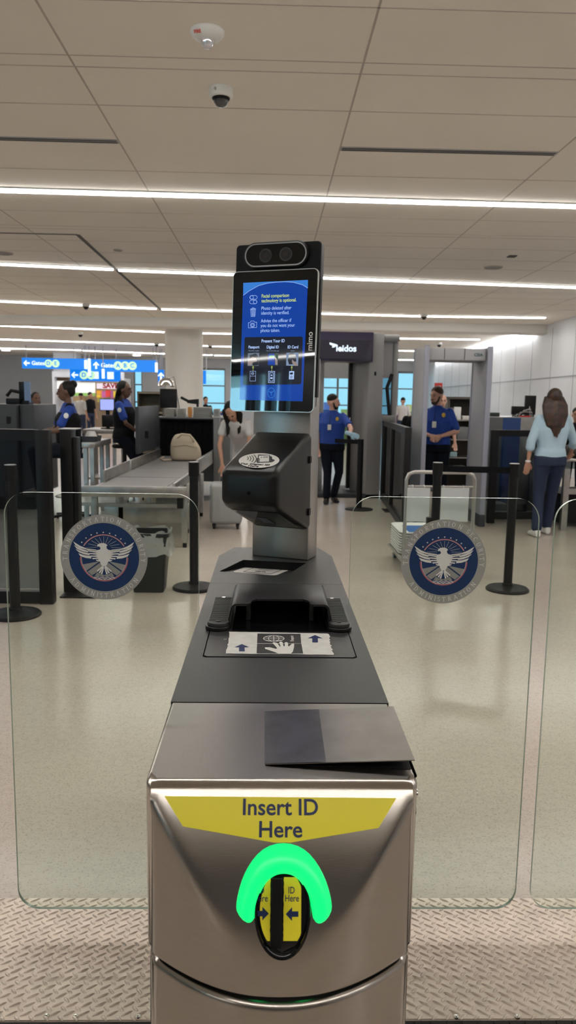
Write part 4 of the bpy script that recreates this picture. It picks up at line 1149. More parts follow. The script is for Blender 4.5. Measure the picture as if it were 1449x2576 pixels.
stars = [(424, 503), (477, 449), (541, 409), (612, 385), (689, 377), (766, 388), (838, 412), (902, 455), (953, 510)]
def star(x, y, r): return [(x+(r if k % 2 == 0 else r*.42)*math.sin(pi*k/5), y-(r if k % 2 == 0 else r*.42)*math.cos(pi*k/5)) for k in range(10)]
waves = []
for yy, x_0, x_1 in ((934, 568, 816), (948, 560, 824), (962, 590, 794)):
    ln = [(x_0+(x_1-x_0)*k/30, yy+5*math.sin(k*.9)) for k in range(31)]; waves += seg_poly([sealpt(*p) for p in ln], .011)
U = lambda L_: [[sealpt(*p) for p in q] for q in L_]
ring_c = (690-697)/535.
LAY = [('sticker_disc', SEALG, disc_poly(1.)), ('blue_disc', SEALB, disc_poly(.804)),
       ('grey_panels', mat('seal panel grey', (.34, .35, .33), .6), U(mir(panels))),
       ('pink_ring', SEALP, arcpoly(.525, .555, 31, 149, 40, ring_c)), ('pink_ring', SEALP, arcpoly(.525, .555, 178, 362, 60, ring_c)),
       ('ring_line', SEALW, arcpoly(.536, .541, 31, 149, 40, ring_c)+arcpoly(.515, .522, 178, 362, 60, ring_c)+sum([seg_poly([sealpt(*p) for p in r], .0055) for r in rays], [])),
       ('seal_lettering', SEALM, letters), ('seal_lettering', SEALM, letters2),
       ('stars', SEALW, U([star(x, y, 13) for x, y in stars])+waves),
       ('eagle', SEALW, U([body]+mir(wing)+mir(tail)))]
def seal_layers(c, R, parent):
    first = None
    for k, (nm, m, polys) in enumerate(LAY):
        key = k
        if key not in SL:
            mb = MB()
            for p in polys: mb.flat([(q[0]*R, -.00025*k, q[1]*R) for q in p])
            bmesh.ops.recalc_face_normals(mb.b, faces=mb.b.faces)
            me = bpy.data.meshes.new(nm); mb.b.to_mesh(me); mb.b.free(); me.materials.append(m); SL[key] = me
        o = bpy.data.objects.new(nm, SL[key]); COL.objects.link(o)
        if first is None:
            o.parent = parent; o.location = V(c)-parent.location; first = o; o.name = 'seal_sticker'
            o['label'] = 'round blue and grey eagle seal sticker'
        else: o.parent = first
pc1 = pY(262, 1402, GY-.001); pc2 = pY(1116, 1413, GY-.001); RS = (pY(372, 1402, GY).x-pY(153, 1402, GY).x)/2
seal_layers(pc1, RS, gl_); seal_layers(pc2, RS*.985, gr_)

# ================================================================== STANCHIONS AND BARRIERS
def stanchion(x, y, h, label, r=.036, base=.178, grp=None):
    o = root('belt_stanchion', (x, y, 0), label, 'stanchion', grp)
    MB().lathe([(0, 0), (base, 0), (base, .012), (base*.93, .024), (base*.5, .034), (r*1.3, .042), (r*1.2, .06), (0, .06)], (x, y, 0), 32).build('base', BLKM, o, smooth=30)
    MB().cyl((x, y, .05), (x, y, h-.11), r, n=20).build('post', BLKM, o, smooth=40)
    MB().cyl((x, y, h-.11), (x, y, h), r*1.18, n=20).build('head', BLK, o, smooth=40)
    MB().cyl((x, y, h), (x, y, h+.004), r*1.1, n=20).build('cap', GREYR, o, smooth=40)
    return o
pS1 = pZ(50, 1548, 0); pS2 = pZ(482, 1480, 0); pS3 = pZ(1276, 1484, 0); pS4 = pZ(1088, 1478, 0)
stanchion(pS1.x-.03, pS1.y, pY(30, 1170, pS1.y).z, 'black belt stanchion at the far left, behind the edge of the left glass gate')
stanchion(pS2.x+.02, pS2.y, pY(500, 1163, pS2.y).z, 'black belt stanchion between the left glass gate and the kiosk')
s3 = stanchion(pS3.x, pS3.y, pY(1290, 1167, pS3.y).z, 'black belt stanchion with full round base seen through the right glass gate')
s4 = stanchion(pS4.x, pS4.y, pY(1092, 1164, pS4.y).z, 'black belt stanchion partly hidden by the right eagle seal')
zb_ = pY(1190, 1182, pS3.y).z
MB().hexa([(pS4.x+.03, pS4.y, zb_-.026), (pS3.x-.03, pS3.y, zb_-.026), (pS3.x-.03, pS3.y+.004, zb_-.026), (pS4.x+.03, pS4.y+.004, zb_-.026), (pS4.x+.03, pS4.y, zb_+.026), (pS3.x-.03, pS3.y, zb_+.026), (pS3.x-.03, pS3.y+.004, zb_+.026), (pS4.x+.03, pS4.y+.004, zb_+.026)]).build('belt', BLKC, s4)
MB().bx(pS4.x-.075, pS4.x-.03, pS4.y-.03, pS4.y+.03, .50, .60).build('clip', BLKM, s4, bevel=.006)

def barrier(name, x0, y0, x1, y1, h, label, pw=.07, glass=GLASSD, mid=None, zb=.05):
    """free standing barrier: black frame with a clear panel, between two floor points"""
    a, b = V((x0, y0, 0)), V((x1, y1, 0)); d = (b-a).normalized()
    o = root(name, ((x0+x1)/2, (y0+y1)/2, 0), label, 'barrier')
    for p in (a, b):
        MB().bar(p+V((0, 0, h/2)).normalized()*0, p+V((0, 0, h)), pw, pw, up=d).build('post', BLKM, o, bevel=.006)
    MB().bar(a+V((0, 0, h-.04)), b+V((0, 0, h-.04)), pw*.8, .08).build('top_rail', BLKM, o)
    MB().bar(a+V((0, 0, zb)), b+V((0, 0, zb)), pw*.8, .09).build('bottom_rail', BLKM, o)
    MB().bar(a+d*pw/2+V((0, 0, (h+zb)/2)), b-d*pw/2+V((0, 0, (h+zb)/2)), .008, h-zb-.12).build('panel', glass, o)
    return o
# left partition
yA = 5.75
xa = pY(115, 1300, yA).x
barrier('partition_frame', -3.4, yA, xa, yA, pY(60, 1080, yA).z, 'long black framed smoked glass partition at the left edge', pw=.10)
yB = 6.05; x_b = pY(178, 1300, yB).x
o = root('gate_post', (x_b, yB, 0), 'thick black square gate post right of the left glass partition', 'post')
hB = pY(176, 1080, yB).z
MB().bx(x_b-.055, x_b+.03, yB-.06, yB+.10, .02, hB).build('post', BLKM, o, bevel=.004)
MB().bx(x_b+.03, x_b+.065, yB-.02, yB+.10, .02, hB-.06).build('side_channel', BLKM, o, bevel=.004)
MB().bx(x_b-.06, x_b+.07, yB-.07, yB+.11, hB, hB+.008).build('cap', GREYR, o)
MB().prism([(x_b-.06, yB-.16, 0), (x_b+.22, yB-.16, 0), (x_b+.22, yB+.10, 0), (x_b-.06, yB+.10, 0)], (0, 0, .012)).build('foot', BLKM, o)
# bar joining over the lane behind
# metal detector lane barriers, right of scanner
def seg(u0, v0, Y0, u1, v1, Y1): return (pY(u0, v0, Y0).x, Y0, pY(u1, v1, Y1).x, Y1)
g1 = seg(1018, 1300, 9.2, 962, 1270, 12.2)
barrier('glass_barrier', *g1, pY(1018, 1075, 9.2).z, 'black framed glass barrier running away beside the body scanner', pw=.08)
g2 = seg(985, 1300, 10.9, 990, 1270, 11.4)
MB_ = root('barrier_post', (g2[0], g2[1], 0), 'black barrier post standing between scanner and metal detector', 'post')
MB().bx(g2[0]-.05, g2[0]+.05, g2[1]-.05, g2[1]+.05, 0, pY(985, 1075, g2[1]).z).build('post', BLKM, MB_, bevel=.005)
MB().bx(g2[0]-.12, g2[0]+.12, g2[1]-.16, g2[1]+.16, 0, .012).build('foot', BLKM, MB_)
# barrier post the officer leans on
yP = 11.0; xP = pY(905, 1200, yP).x; hP = pY(905, 1105, yP).z
o = root('belt_stanchion', (xP, yP, 0), 'slim black belt stanchion under the gloved hand of the bearded officer', 'stanchion')
MB().cyl((xP, yP, .02), (xP, yP, hP), .042, n=16).build('post', BLKM, o, smooth=40)
MB().lathe([(0, 0), (.2, 0), (.2, .014), (.05, .03), (0, .03)], (xP, yP, 0), 24).build('base', BLKM, o)
q0 = pY(868, 1110, 11.9)
MB().bar((xP, yP, hP-.04), (q0.x-.25, 11.75, hP-.06), .01, .06).build('belt', BLKC, o)
# black framed partition right, in front of the blue cabinet
yR = 9.9
pr1 = barrier('partition_frame', pY(1233, 1300, yR).x, yR, pY(1345, 1300, yR+.1).x, yR+.05, pY(1290, 1082, yR).z, 'black framed glass partition before the tall blue cabinet', pw=.09, zb=.10)

# ================================================================== METAL DETECTOR
yM = 9.6
xm0, xm1, zmb, zmt = rectpx(1066, 870, 1082, 1300, yM)
xm0, xm1 = pY(1070, 900, yM).x, pY(1079, 900, yM).x; xr0 = pY(1228, 900, yM).x; xr1 = pY(1238, 900, yM).x
md = root('metal_detector', ((xm0+xr1)/2, yM+.35, 0), 'grey walk-through metal detector archway in front of the bearded smiling officer', 'metal detector')
zt = pY(1160, 872, yM).z; DM = .70
for (a, b, nm) in ((xm0-.0, xm1, 'side_panel'), (xr0, xr1, 'side_panel')):
    MB().bx(a, b, yM, yM+DM, .14, zt).build(nm, PORT, md, bevel=.012)
    MB().bx(a-.015, b+.015, yM-.02, yM+DM+.02, 0, .15).build('foot', XRAY, md, bevel=.008)
    for yy in (yM-.012, yM+DM-.0): MB().bx(a-.008, b+.008, yy, yy+.05, .15, zt+.01).build('edge_strip', mat('lavender grey edge', (.30, .31, .38), .4), md, bevel=.006)
zt2 = pY(1160, 906, yM).z
MB().bx(xm1+.012, xr0-.012, yM+.06, yM+DM-.02, zt2, zt-.015).build('cross_beam', PORT, md, bevel=.01)
MB().bx(xm1+.20, xm1+.206, yM+.056, yM+.06, zt2+.01, zt-.02).build('beam_seam', XRAY, md)
MB().bx(xm1+.45, xm1+.456, yM+.056, yM+.06, zt2+.01, zt-.02).build('beam_seam', XRAY, md)
p = pY(1204, 893, yM+.05)
put_text('CEIA', .05, (p.x, yM+.055, p.z), (1, 0, 0), (0, 0, 1), mat('teal print', (.02, .09, .10), .5), md, bold=.001)

# ================================================================== BODY SCANNER
yS = 12.3
sx0, sx1, sz0, sz1 = rectpx(785, 842, 933, 900, yS)
bs = root('body_scanner', ((sx0+sx1)/2, yS+.9, 0), 'tall beige grey body scanner booth with a dark purple header panel', 'body scanner')
zt = pY(930, 838, yS).z
xC = lambda u, Y=yS: pY(u, 1000, Y).x
zo = pY(860, 906, yS).z
mb = MB()
mb.hexa([(xC(735), yS+.02, 0), (xC(800), yS+.02, 0), (xC(820), yS+.5, 0), (xC(735), yS+.5, 0), (xC(735), yS+.02, zt), (xC(800), yS+.02, zt), (xC(820), yS+.5, zt), (xC(735), yS+.5, zt)])
mb.build('left_pillar', PORTB, bs, bevel=.01)
MB().hexa([(xC(926), yS, 0), (xC(962), yS, 0), (xC(962), yS+.55, 0), (xC(893), yS+.50, 0), (xC(926), yS, zt), (xC(962), yS, zt), (xC(962), yS+.55, zt), (xC(893), yS+.50, zt)]).build('right_pillar', PORTB, bs, bevel=.01)
MB().bx(xC(884), xC(894)-.0, yS+.50, yS+.62, .1, zo).build('inner_jamb', BLKM, bs)
MB().bx(xC(800), xC(926), yS+.03, yS+.5, zo-.02, zt-.01).build('soffit', PORTB, bs)
MB().prism([(xC(786), yS, zo+.10), (xC(786), yS, zt+.01), (xC(934), yS, zt+.01), (xC(934), yS, zo-.02), (xC(928), yS, zo-.02), (xC(792), yS, zo-.02)], (0, -.05, 0)).build('header_panel', PURP, bs, bevel=.006)
MB().prism([(xC(806), yS-.05, zo+.02), (xC(791), yS-.05, zt-.12), (xC(929), yS-.05, zt-.12), (xC(914), yS-.05, zo+.02)], (0, -.006, 0)).build('header_inlay', mat('deep purple inlay', (.020, .014, .042), .4), bs)
p = pY(871, 877, yS-.06)
put_text('leidos', .135, p, (1, 0, 0), (0, 0, 1), SIGNW, bs, bold=.004, name='logo_lettering')
q = pY(838, 869, yS-.06)
MB().flat([q+V((-.055, 0, .045)), q+V((.05, 0, .018)), q+V((.062, 0, -.002)), q+V((.015, 0, -.03)), q+V((-.02, 0, -.032)), q+V((-.005, 0, -.005)), q+V((-.055, 0, .015))]).build('logo_mark', SIGNW, bs)
# rounded glazed side chamber
mb = MB(); ch_x = xC(962)
mb.bx(ch_x, xC(1003), yS+.05, yS+1.2, zt-.12, zt-.01); mb.build('chamber_cap', PORTB, bs, bevel=.03)
MB().bx(ch_x, xC(1000), yS+.10, yS+1.1, pY(980, 1050, yS).z-.06, pY(980, 1050, yS).z+.03).build('chamber_sill', PORTB, bs, bevel=.02)
MB().bx(xC(990), xC(1003), yS+.15, yS+.30, .0, zt-.12).build('chamber_post', PORTB, bs, bevel=.02)
MB().bx(ch_x+.01, xC(990), yS+.2, yS+.21, zt-.68, zt-.12).build('chamber_screen', PORT, bs)
MB().bx(ch_x+.01, xC(990), yS+.2, yS+.21, .1, zt-.68).build('chamber_glass', GLASSD, bs)
MB().tube([(xC(988), yS+.16, zt-.62), (xC(976), yS+.14, pY(976, 975, yS).z), (xC(985), yS+.14, pY(985, 1050, yS).z)], .028, 8).build('scanning_mast', BLKM, bs, smooth=60)
MB().bx(xC(942)-.015, xC(942)+.015, yS-.008, yS, pY(942, 940, yS).z-.03, pY(942, 940, yS).z+.03).build('sensor_button', BLK, bs)
MB().bx(xC(760), xC(962), yS+.0, yS+1.2, 0.0, .07).build('floor_plate', XRAY, bs, bevel=.01)
# back frame of the booth
MB().bx(xC(800), xC(926), yS+1.15, yS+1.25, zo-.25, zo+.05).build('rear_header', PORTB, bs)

# ================================================================== SCREENING LINE (left)
def box_thing(name, label, cat, u0, v0, u1, v1, Y, dep, m, part=None, bevel=.006, toground=False, group=None):
    x0, x1, z0, z1 = rectpx(u0, v0, u1, v1, Y)
    if toground: z0 = 0
    o = MB().bx(x0, x1, Y, Y+dep, z0, z1).build(name, m, bevel=bevel); return tag(o, label, cat, group)
# conveyor table
YT0, YT1 = 7.95, 12.15
zt_ = pY(330, 1226, YT0).z
xt0, xt1 = pY(262, 1226, YT0).x, pY(418, 1226, YT0).x
xL, xR = pY(205, 1226, YT0).x, pY(470, 1226, YT0).x
xb0, xb1 = pY(402, 1145, YT1).x, pY(537, 1145, YT1).x
conv = root('conveyor_table', ((xL+xR)/2, 9.5, 0), 'steel roller conveyor table leading into the baggage x-ray machine', 'conveyor')
xs0, xs1 = pY(232, 1222, YT0).x, pY(412, 1222, YT0).x
MB().hexa([(xs0, YT0, zt_-.06), (xs1+.08, YT0, zt_-.06), (xb1, YT1, zt_-.06), (xb0, YT1, zt_-.06), (xs0, YT0, zt_), (xs1+.08, YT0, zt_), (xb1, YT1, zt_), (xb0, YT1, zt_)]).build('table_bed', STEEL_W, conv)
ends = [YT0+.02, YT0+.95, YT0+2.1, YT1-.02]
for k in range(3):
    ya, yb = ends[k]+.02, ends[k+1]-.02
    fx = lambda y, a, b: a+(b-a)*(y-YT0)/(YT1-YT0)
    mb = MB(); mb.hexa([(fx(ya, xs0, xb0)+.05, ya, zt_), (fx(ya, xs1, xb1)+.02, ya, zt_), (fx(yb, xs1, xb1)+.02, yb, zt_), (fx(yb, xs0, xb0)+.05, yb, zt_), (fx(ya, xs0, xb0)+.05, ya, zt_+.008), (fx(ya, xs1, xb1)+.02, ya, zt_+.008), (fx(yb, xs1, xb1)+.02, yb, zt_+.008), (fx(yb, xs0, xb0)+.05, yb, zt_+.008)])
    mb.build('belt_section', BELTM, conv)
MB().bx(xL, xR, YT0-.03, YT0+.02, zt_-.10, zt_+.012).build('front_apron', STEEL_W, conv, bevel=.005)
for (ya, yb) in ((YT0+.45, YT0+1.75), (YT0+1.85, YT1-.1)):
    fx0 = lambda y: xs0+(xb0-xs0)*(y-YT0)/(YT1-YT0)
    MB().hexa([(fx0(ya), ya, zt_-.02), (fx0(ya)+.03, ya, zt_-.02), (fx0(yb)+.03, yb, zt_-.02), (fx0(yb), yb, zt_-.02), (fx0(ya), ya, zt_+.13), (fx0(ya)+.03, ya, zt_+.13), (fx0(yb)+.03, yb, zt_+.13), (fx0(yb), yb, zt_+.13)]).build('side_guard', STEEL_W, conv, bevel=.004)
fx1 = lambda y: xs1+.08+(xb1-xs1-.08)*(y-YT0)/(YT1-YT0)
for (ya, yb, hh) in ((YT0+.05, YT0+1.9, .04), (YT0+2.0, YT1-.1, .13)):
    MB().hexa([(fx1(ya), ya, zt_-.06), (fx1(ya)+.03, ya, zt_-.06), (fx1(yb)+.03, yb, zt_-.06), (fx1(yb), yb, zt_-.06), (fx1(ya), ya, zt_+hh), (fx1(ya)+.03, ya, zt_+hh), (fx1(yb)+.03, yb, zt_+hh), (fx1(yb), yb, zt_+hh)]).build('side_guard', STEEL_W, conv, bevel=.004)
for (x, y) in ((xL+.12, YT0+.03), (xR-.03, YT0+.03), (xL+.30, YT0+.5), (xR-.10, YT0+.9), (xL+.35, YT0+2.2), (xR-.05, YT0+2.2)):
    MB().bx(x-.03, x+.03, y, y+.06, .05, zt_-.06).build('leg', STEEL_W, conv, bevel=.004)
    MB().cyl((x, y+.03, 0), (x, y+.03, .05), .022, n=10).build('foot', BLKM, conv)
MB().bx(xL+.12, xR-.03, YT0+.5, YT0+.54, .18, .40).build('lower_panel', STEEL_W, conv, bevel=.004)
MB().bx(xL+.12, xR-.03, YT0+.04, YT0+.08, .42, .46).build('cross_bar', STEEL_W, conv)
MB().bx(xR-.35, xR-.10, YT0+.2, YT0+.45, .40, .62).build('control_box', XRAYL, conv, bevel=.01)
MB().bx(xR-.10, xR-.04, YT0-.02, YT0+.05, .42, .60).build('switch_box', BLKM, conv, bevel=.005)
# x-ray machine
hx0_, hx1_ = pY(390, 1100, YT1).x, pY(560, 1100, YT1).x
zx1 = pY(470, 1026+24, YT1).z; zxb = .25
xr_ = root('xray_machine', ((hx0_+hx1_)/2, YT1+1, 0), 'grey baggage x-ray machine with black curtained opening at the end of the conveyor', 'x-ray machine')
ox0, ox1, oz0, oz1 = rectpx(402, 1053, 537, 1148, YT1)
mb = MB(); mb.bx(hx0_, ox0, YT1, YT1+1.9, zxb, zx1); mb.bx(ox1, hx1_+.12, YT1, YT1+1.9, zxb, zx1); mb.bx(ox0, ox1, YT1, YT1+1.9, oz1, zx1); mb.bx(ox0, ox1, YT1, YT1+1.9, zxb, oz0)
mb.build('housing', XRAYL, xr_)
mb = MB()
for k in range(9): mb.bx(ox0+(ox1-ox0)*k/9+.003, ox0+(ox1-ox0)*(k+1)/9-.003, YT1+.10+.01*(k % 2), YT1+.108+.01*(k % 2), oz0+.02, oz1)
mb.build('curtain', BLKC, xr_)
MB().bx(ox0, ox1, YT1+.3, YT1+.32, oz0, oz1).build('curtain_backing', BLK, xr_)  # black backing added to block light from the curtain gaps
MB().prism([(ox0, YT1-.02, oz0), (ox0, YT1-.02, oz1), (ox1, YT1-.02, oz1), (ox1, YT1-.02, oz0), (ox1-.02, YT1-.02, oz0), (ox1-.02, YT1-.02, oz1-.02), (ox0+.02, YT1-.02, oz1-.02), (ox0+.02, YT1-.02, oz0)], (0, .03, 0)).build('opening_frame', BLK, xr_)
a0_, a1_ = pY(340, 1080, 10.5), pY(392, 1080, YT1)
zz0, zz1 = pY(340, 1142, 10.5).z, pY(340, 1023, 10.5).z
MB().hexa([(a0_.x, 10.5, zz0), (a0_.x+.05, 10.5, zz0), (a1_.x+.05, YT1, zz0), (a1_.x, YT1, zz0), (a0_.x, 10.5, zz1), (a0_.x+.05, 10.5, zz1), (a1_.x+.05, YT1, zz1), (a1_.x, YT1, zz1)]).build('side_shield', XRAY, xr_, bevel=.01)
MB().bx(a0_.x+.10, a0_.x+.15, 10.68, 10.70, .99, 1.09).build('shield_handle', BLK, xr_)
for x in (hx0_+.05, hx1_-.05):
    for y in (YT1+.1, YT1+1.7): MB().bx(x-.04, x+.04, y, y+.08, 0, zxb).build('leg', BLKM, xr_)
# cream tote bag on the belt
yb = 11.2; bx0, bx1, bz0, bz1 = rectpx(426, 1092, 506, 1147, yb); bz0 = zt_+.009
bc = ((bx0+bx1)/2, yb+.16)
tb = root('tote_bag', (bc[0], bc[1], bz0), 'soft cream canvas bag lying on the belt before the x-ray opening', 'bag')
hw = (bx1-bx0)/2; hz = (bz1-bz0)
mb = MB()
secs = []
for t, sx_, sy_ in ((0, .80, .7), (.06, .95, .95), (.25, 1.0, 1.0), (.5, .97, .95), (.72, .80, .8), (.88, .62, .55), (1.0, .45, .3)):
    secs.append(((bc[0]-.02*t*1.5+(.0 if t < .6 else -.02), bc[1], bz0+hz*t), (hw*sx_, 0, 0), (0, .15*sy_, 0)))
mb.loft(secs, 20, 2.8); mb.build('body', TOTE, tb, sub=2)
MB().tube([(bc[0]-.14, bc[1]-.07, bz0+hz*.80), (bc[0]-.06, bc[1]-.10, bz0+hz*.99), (bc[0]+.06, bc[1]-.10, bz0+hz*.96), (bc[0]+.13, bc[1]-.09, bz0+hz*.72)], .016, 8).build('handle', TOTE, tb, smooth=60)
MB().tube([(bx0+.02, yb+.02, bz0+.02), (bx0-.08, yb-.02, bz0+.012), (bx0-.13, yb+.05, bz0+.03), (bx0-.09, yb+.1, bz0+.05)], .013, 8).build('strap', TOTE, tb, smooth=60)
MB().tube([(bc[0]-.17, bc[1]-.135, bz0+hz*.55), (bc[0], bc[1]-.155, bz0+hz*.62), (bc[0]+.17, bc[1]-.135, bz0+hz*.5)], .006, 6).build('zipper', TOTE, tb)
# trays stacked on top of the machine
def tray_stack(u0, u1, v0, v1, Y, n, grp, where, dep=.4, z_base=None):
    x0, x1, z0, z1 = rectpx(u0, v0, u1, v1, Y)
    if z_base is not None: z1 = z_base+(z1-z0); z0 = z_base
    w = (x1-x0)/2; st_ = (z1-z0)/n; first = None
    for k in range(n):
        if first is None:
            c = ((x0+x1)/2, Y+dep/2)
            o = root('screening_tray', (c[0], c[1], z0), None, 'tray', grp)
            t = .008; H = st_*.9
            mb = MB()
            rs = [[(c[0]+p[0]*s, c[1]+p[1]*s2, z) for p in rrect(2*w, dep, min(w, dep/2)*.3, 3)] for s, s2, z in ((.88, .88, z0), (.97, .97, z0+H*.8), (1, 1, z0+H*.85), (1, 1, z0+H), (.94, .94, z0+H), (.85, .85, z0+H*.3))]
            mb.rings(rs); mb.build('tray_shell', TRAYM, o); first = o
        else: o = copy_tree(first); o.location = (first.location.x, first.location.y, z0+st_*k)
        pos = 'lowest' if k == 0 else ('topmost' if k == n-1 else '%s from bottom' % ('second', 'third', 'fourth', 'fifth', 'sixth', 'seventh')[k-1])
        o['label'] = 'grey tray in the stack %s, %s' % (where, pos)
tray_stack(415, 438, 1027, 1049, YT1+.1, 6, 'grey trays on the x-ray machine', 'left above the black opening', z_base=zx1)
tray_stack(444, 462, 1027, 1049, YT1+.1, 6, 'grey trays on the x-ray machine', 'second from left above the black opening', z_base=zx1)
tray_stack(484, 531, 1023, 1049, YT1+.1, 7, 'grey trays on the x-ray machine', 'right of the gold cup', z_base=zx1)
tray_stack(536, 551, 1027, 1049, YT1+.1, 6, 'grey trays on the x-ray machine', 'furthest right on the machine', z_base=zx1)
# gold cup, black monitor backs and silver lamp on the machine
p = pY(478, 1049, YT1+.1)
o = MB().lathe([(0, zx1), (.028, zx1), (.036, zx1+.06), (.035, zx1+.15), (.028, zx1+.16), (0, zx1+.16)], (p.x, YT1+.1, 0), 16).build('paper_cup', mat('amber cup', (.45, .20, .05), .4), smooth=40); tag(o, 'small amber cup standing between the tray stacks', 'cup')
yk_ = YT1+.5
kx0, kx1, kz0, kz1 = rectpx(402, 978, 445, 1030, yk_)
mo = root('operator_monitor', ((kx0+kx1)/2, yk_, zx1), 'black monitor back standing on the x-ray machine under a silver lamp', 'monitor')
MB().bx(kx0, kx1, yk_, yk_+.05, kz0+.02, kz1).build('screen_case', BLKM, mo, bevel=.01)
MB().cyl(((kx0+kx1)/2, yk_+.03, zx1), ((kx0+kx1)/2, yk_+.03, kz0+.05), .03, n=10).build('stand', BLKM, mo)
MB().bx((kx0+kx1)/2-.1, (kx0+kx1)/2+.1, yk_-.05, yk_+.12, zx1, zx1+.012).build('base', BLKM, mo)
lc = pY(418, 965, yk_)
lm = root('swing_lamp', (lc.x+.14, yk_+.12, zx1), 'silver dome lamp on a bent steel arm above the x-ray machine', 'lamp')
MB().lathe([(0, lc.z+.10), (.06, lc.z+.09), (.12, lc.z+.03), (.135, lc.z-.03), (.12, lc.z-.05), (0, lc.z-.05)], (lc.x, yk_, 0), 20).build('shade', CHROME, lm, smooth=50)
MB().tube([(lc.x, yk_+.02, lc.z+.08), (lc.x+.11, yk_+.08, lc.z+.12), (lc.x+.13, yk_+.1, lc.z+.05), (pY(452, 1047, yk_).x, yk_+.12, zx1+.01)], .012, 8).build('arm', TUBE, lm, smooth=50)
MB().cyl((pY(452, 1047, yk_).x, yk_+.12, zx1), (pY(452, 1047, yk_).x, yk_+.12, zx1+.015), .05, n=14).build('base', BLKM, lm)
kx0, kx1, kz0, kz1 = rectpx(455, 1003, 497, 1014, yk_)
o = root('video_arm', (kx0, yk_, zx1), 'black drooping monitor arm right of the silver lamp', 'monitor arm')
MB().tube([(kx0, yk_, kz1+.02), (kx0+.12, yk_, kz0+.03), (kx1, yk_, kz0), (kx1, yk_+.02, zx1)], .022, 8).build('arm', BLKM, o, smooth=60)
MB().hexa([(kx0+.1, yk_-.02, kz0), (kx1+.02, yk_-.02, kz0-.02), (kx1+.02, yk_+.05, kz0-.02), (kx0+.1, yk_+.05, kz0), (kx0+.1, yk_-.02, kz1-.02), (kx1+.02, yk_-.02, kz1), (kx1+.02, yk_+.05, kz1), (kx0+.1, yk_+.05, kz1-.02)]).build('bracket', BLKM, o, bevel=.01)
# right leg structure + frame right of machine
box_thing('equipment_cabinet', 'grey cabinet end standing right of the x-ray machine, behind the bending woman', 'cabinet', 537, 1050, 552, 1230, YT1-.35, .3, XRAYL, toground=True)

# waste bin with liner
pb = pZ(372, 1492, 0); pb.y += .12
bt = pY(372, 1380, pb.y).z; btl = pY(372, 1343, pb.y-.15).z
wbn = root('waste_bin', (pb.x, pb.y, 0), 'black waste bin with clear plastic liner behind the left eagle seal', 'bin')
mb = MB(); w0, w1 = .105, .150
mb.rings([[(pb.x+p[0], pb.y+p[1], z) for p in rrect(2*w*1.05, 2*w*.95, .03, 4)] for w, z in ((w0*1.08, 0), (w0*1.1, .01), (w1, btl-.03), (w1+.012, btl-.03), (w1+.012, btl), (w1-.004, btl), (w0, .02))])
mb.build('bin_body', BINB, wbn, smooth=30)
mb = MB(); rs = []
for k in range(6):
    t = k/5; z = btl+.012-(btl+.012-bt+.03)*t
    rs.append([(pb.x+(w1+.012+.010*math.sin(j*1.9+k*1.3)+.004*k)*1.05*math.copysign(abs(math.cos(2*pi*j/36))**.55, math.cos(2*pi*j/36)), pb.y+(w1+.012+.010*math.sin(j*2.3+k))*.95*math.copysign(abs(math.sin(2*pi*j/36))**.55, math.sin(2*pi*j/36)), z+(.012*math.sin(j*1.1) if k in (0, 5) else 0)) for j in range(36)])
mb.rings(rs, cap=False); mb.build('liner', LINER, wbn, smooth=60)

# silver suitcase
ps_ = pZ(568, 1333, 0)
sx0_, sx1_, sz0_, sz1_ = rectpx(527, 1216, 608, 1322, ps_.y)
su = root('suitcase', ((sx0_+sx1_)/2, ps_.y+.14, 0), 'silver hard shell suitcase on black wheels beside the bending woman', 'suitcase')
mb = MB(); mb.bx(sx0_, sx1_, ps_.y+.02, ps_.y+.27, .06, sz1_); mb.build('shell', SILV, su, bevel=.05, seg=4)
for k in range(5): MB().bx(sx0_+.04+.07*k, sx0_+.046+.07*k, ps_.y+.016, ps_.y+.03, .12, sz1_-.07).build('rib', SILV, su)
for x in (sx0_+.05, sx1_-.05):
    for y in (ps_.y+.06, ps_.y+.23):
        MB().cyl((x-.012, y, .028), (x+.012, y, .028), .028, n=14).build('wheel', BLKM, su)
        MB().bx(x-.02, x+.02, y-.02, y+.02, .03, .07).build('caster', BLKM, su)
MB().tube([(sx0_+.12, ps_.y+.22, sz1_-.01), (sx0_+.12, ps_.y+.22, sz1_+.02), (sx1_-.12, ps_.y+.22, sz1_+.02), (sx1_-.12, ps_.y+.22, sz1_-.01)], .008, 8).build('handle', BLKM, su)

# far left x-ray console with monitor
yc_ = 10.4
c1 = root('scanner_console', (pY(40, 1100, yc_).x, yc_+.5, 0), 'dark grey x-ray console housing at the left edge, before the gloved officer', 'console')
x0, x1, z0, z1 = rectpx(-160, 1016, 42, 1100, yc_); MB().bx(x0, x1, yc_, yc_+1.2, .2, z1).build('housing', XRAY, c1, bevel=.012)
x0b, x1b, _, z1b = rectpx(45, 1016, 86, 1100, yc_+.1); MB().bx(x1+.01, x1b, yc_+.1, yc_+1.2, .2, z1).build('side_cabinet', XRAY, c1, bevel=.012)
x0c, x1c, zc0, zc1 = rectpx(17, 1048, 27, 1066, yc_); MB().bx(x0c, x1c, yc_-.008, yc_, zc0, zc1).build('handle', BLK, c1)
MB().bx(x0+.1, x1b-.05, yc_+.2, yc_+1.1, 0, .2).build('plinth', BLKM, c1)
ztop = z1
x0, x1, z0, z1 = rectpx(44, 960, 75, 1016, yc_+.3)
m1 = root('operator_monitor', ((x0+x1)/2, yc_+.4, ztop), 'dark upright monitor with pale blue screen on the left edge console', 'monitor')
MB().bx(x0, x1-.07, yc_+.35, yc_+.45, ztop+.04, z1).build('screen_case', BLKM, m1, bevel=.01)
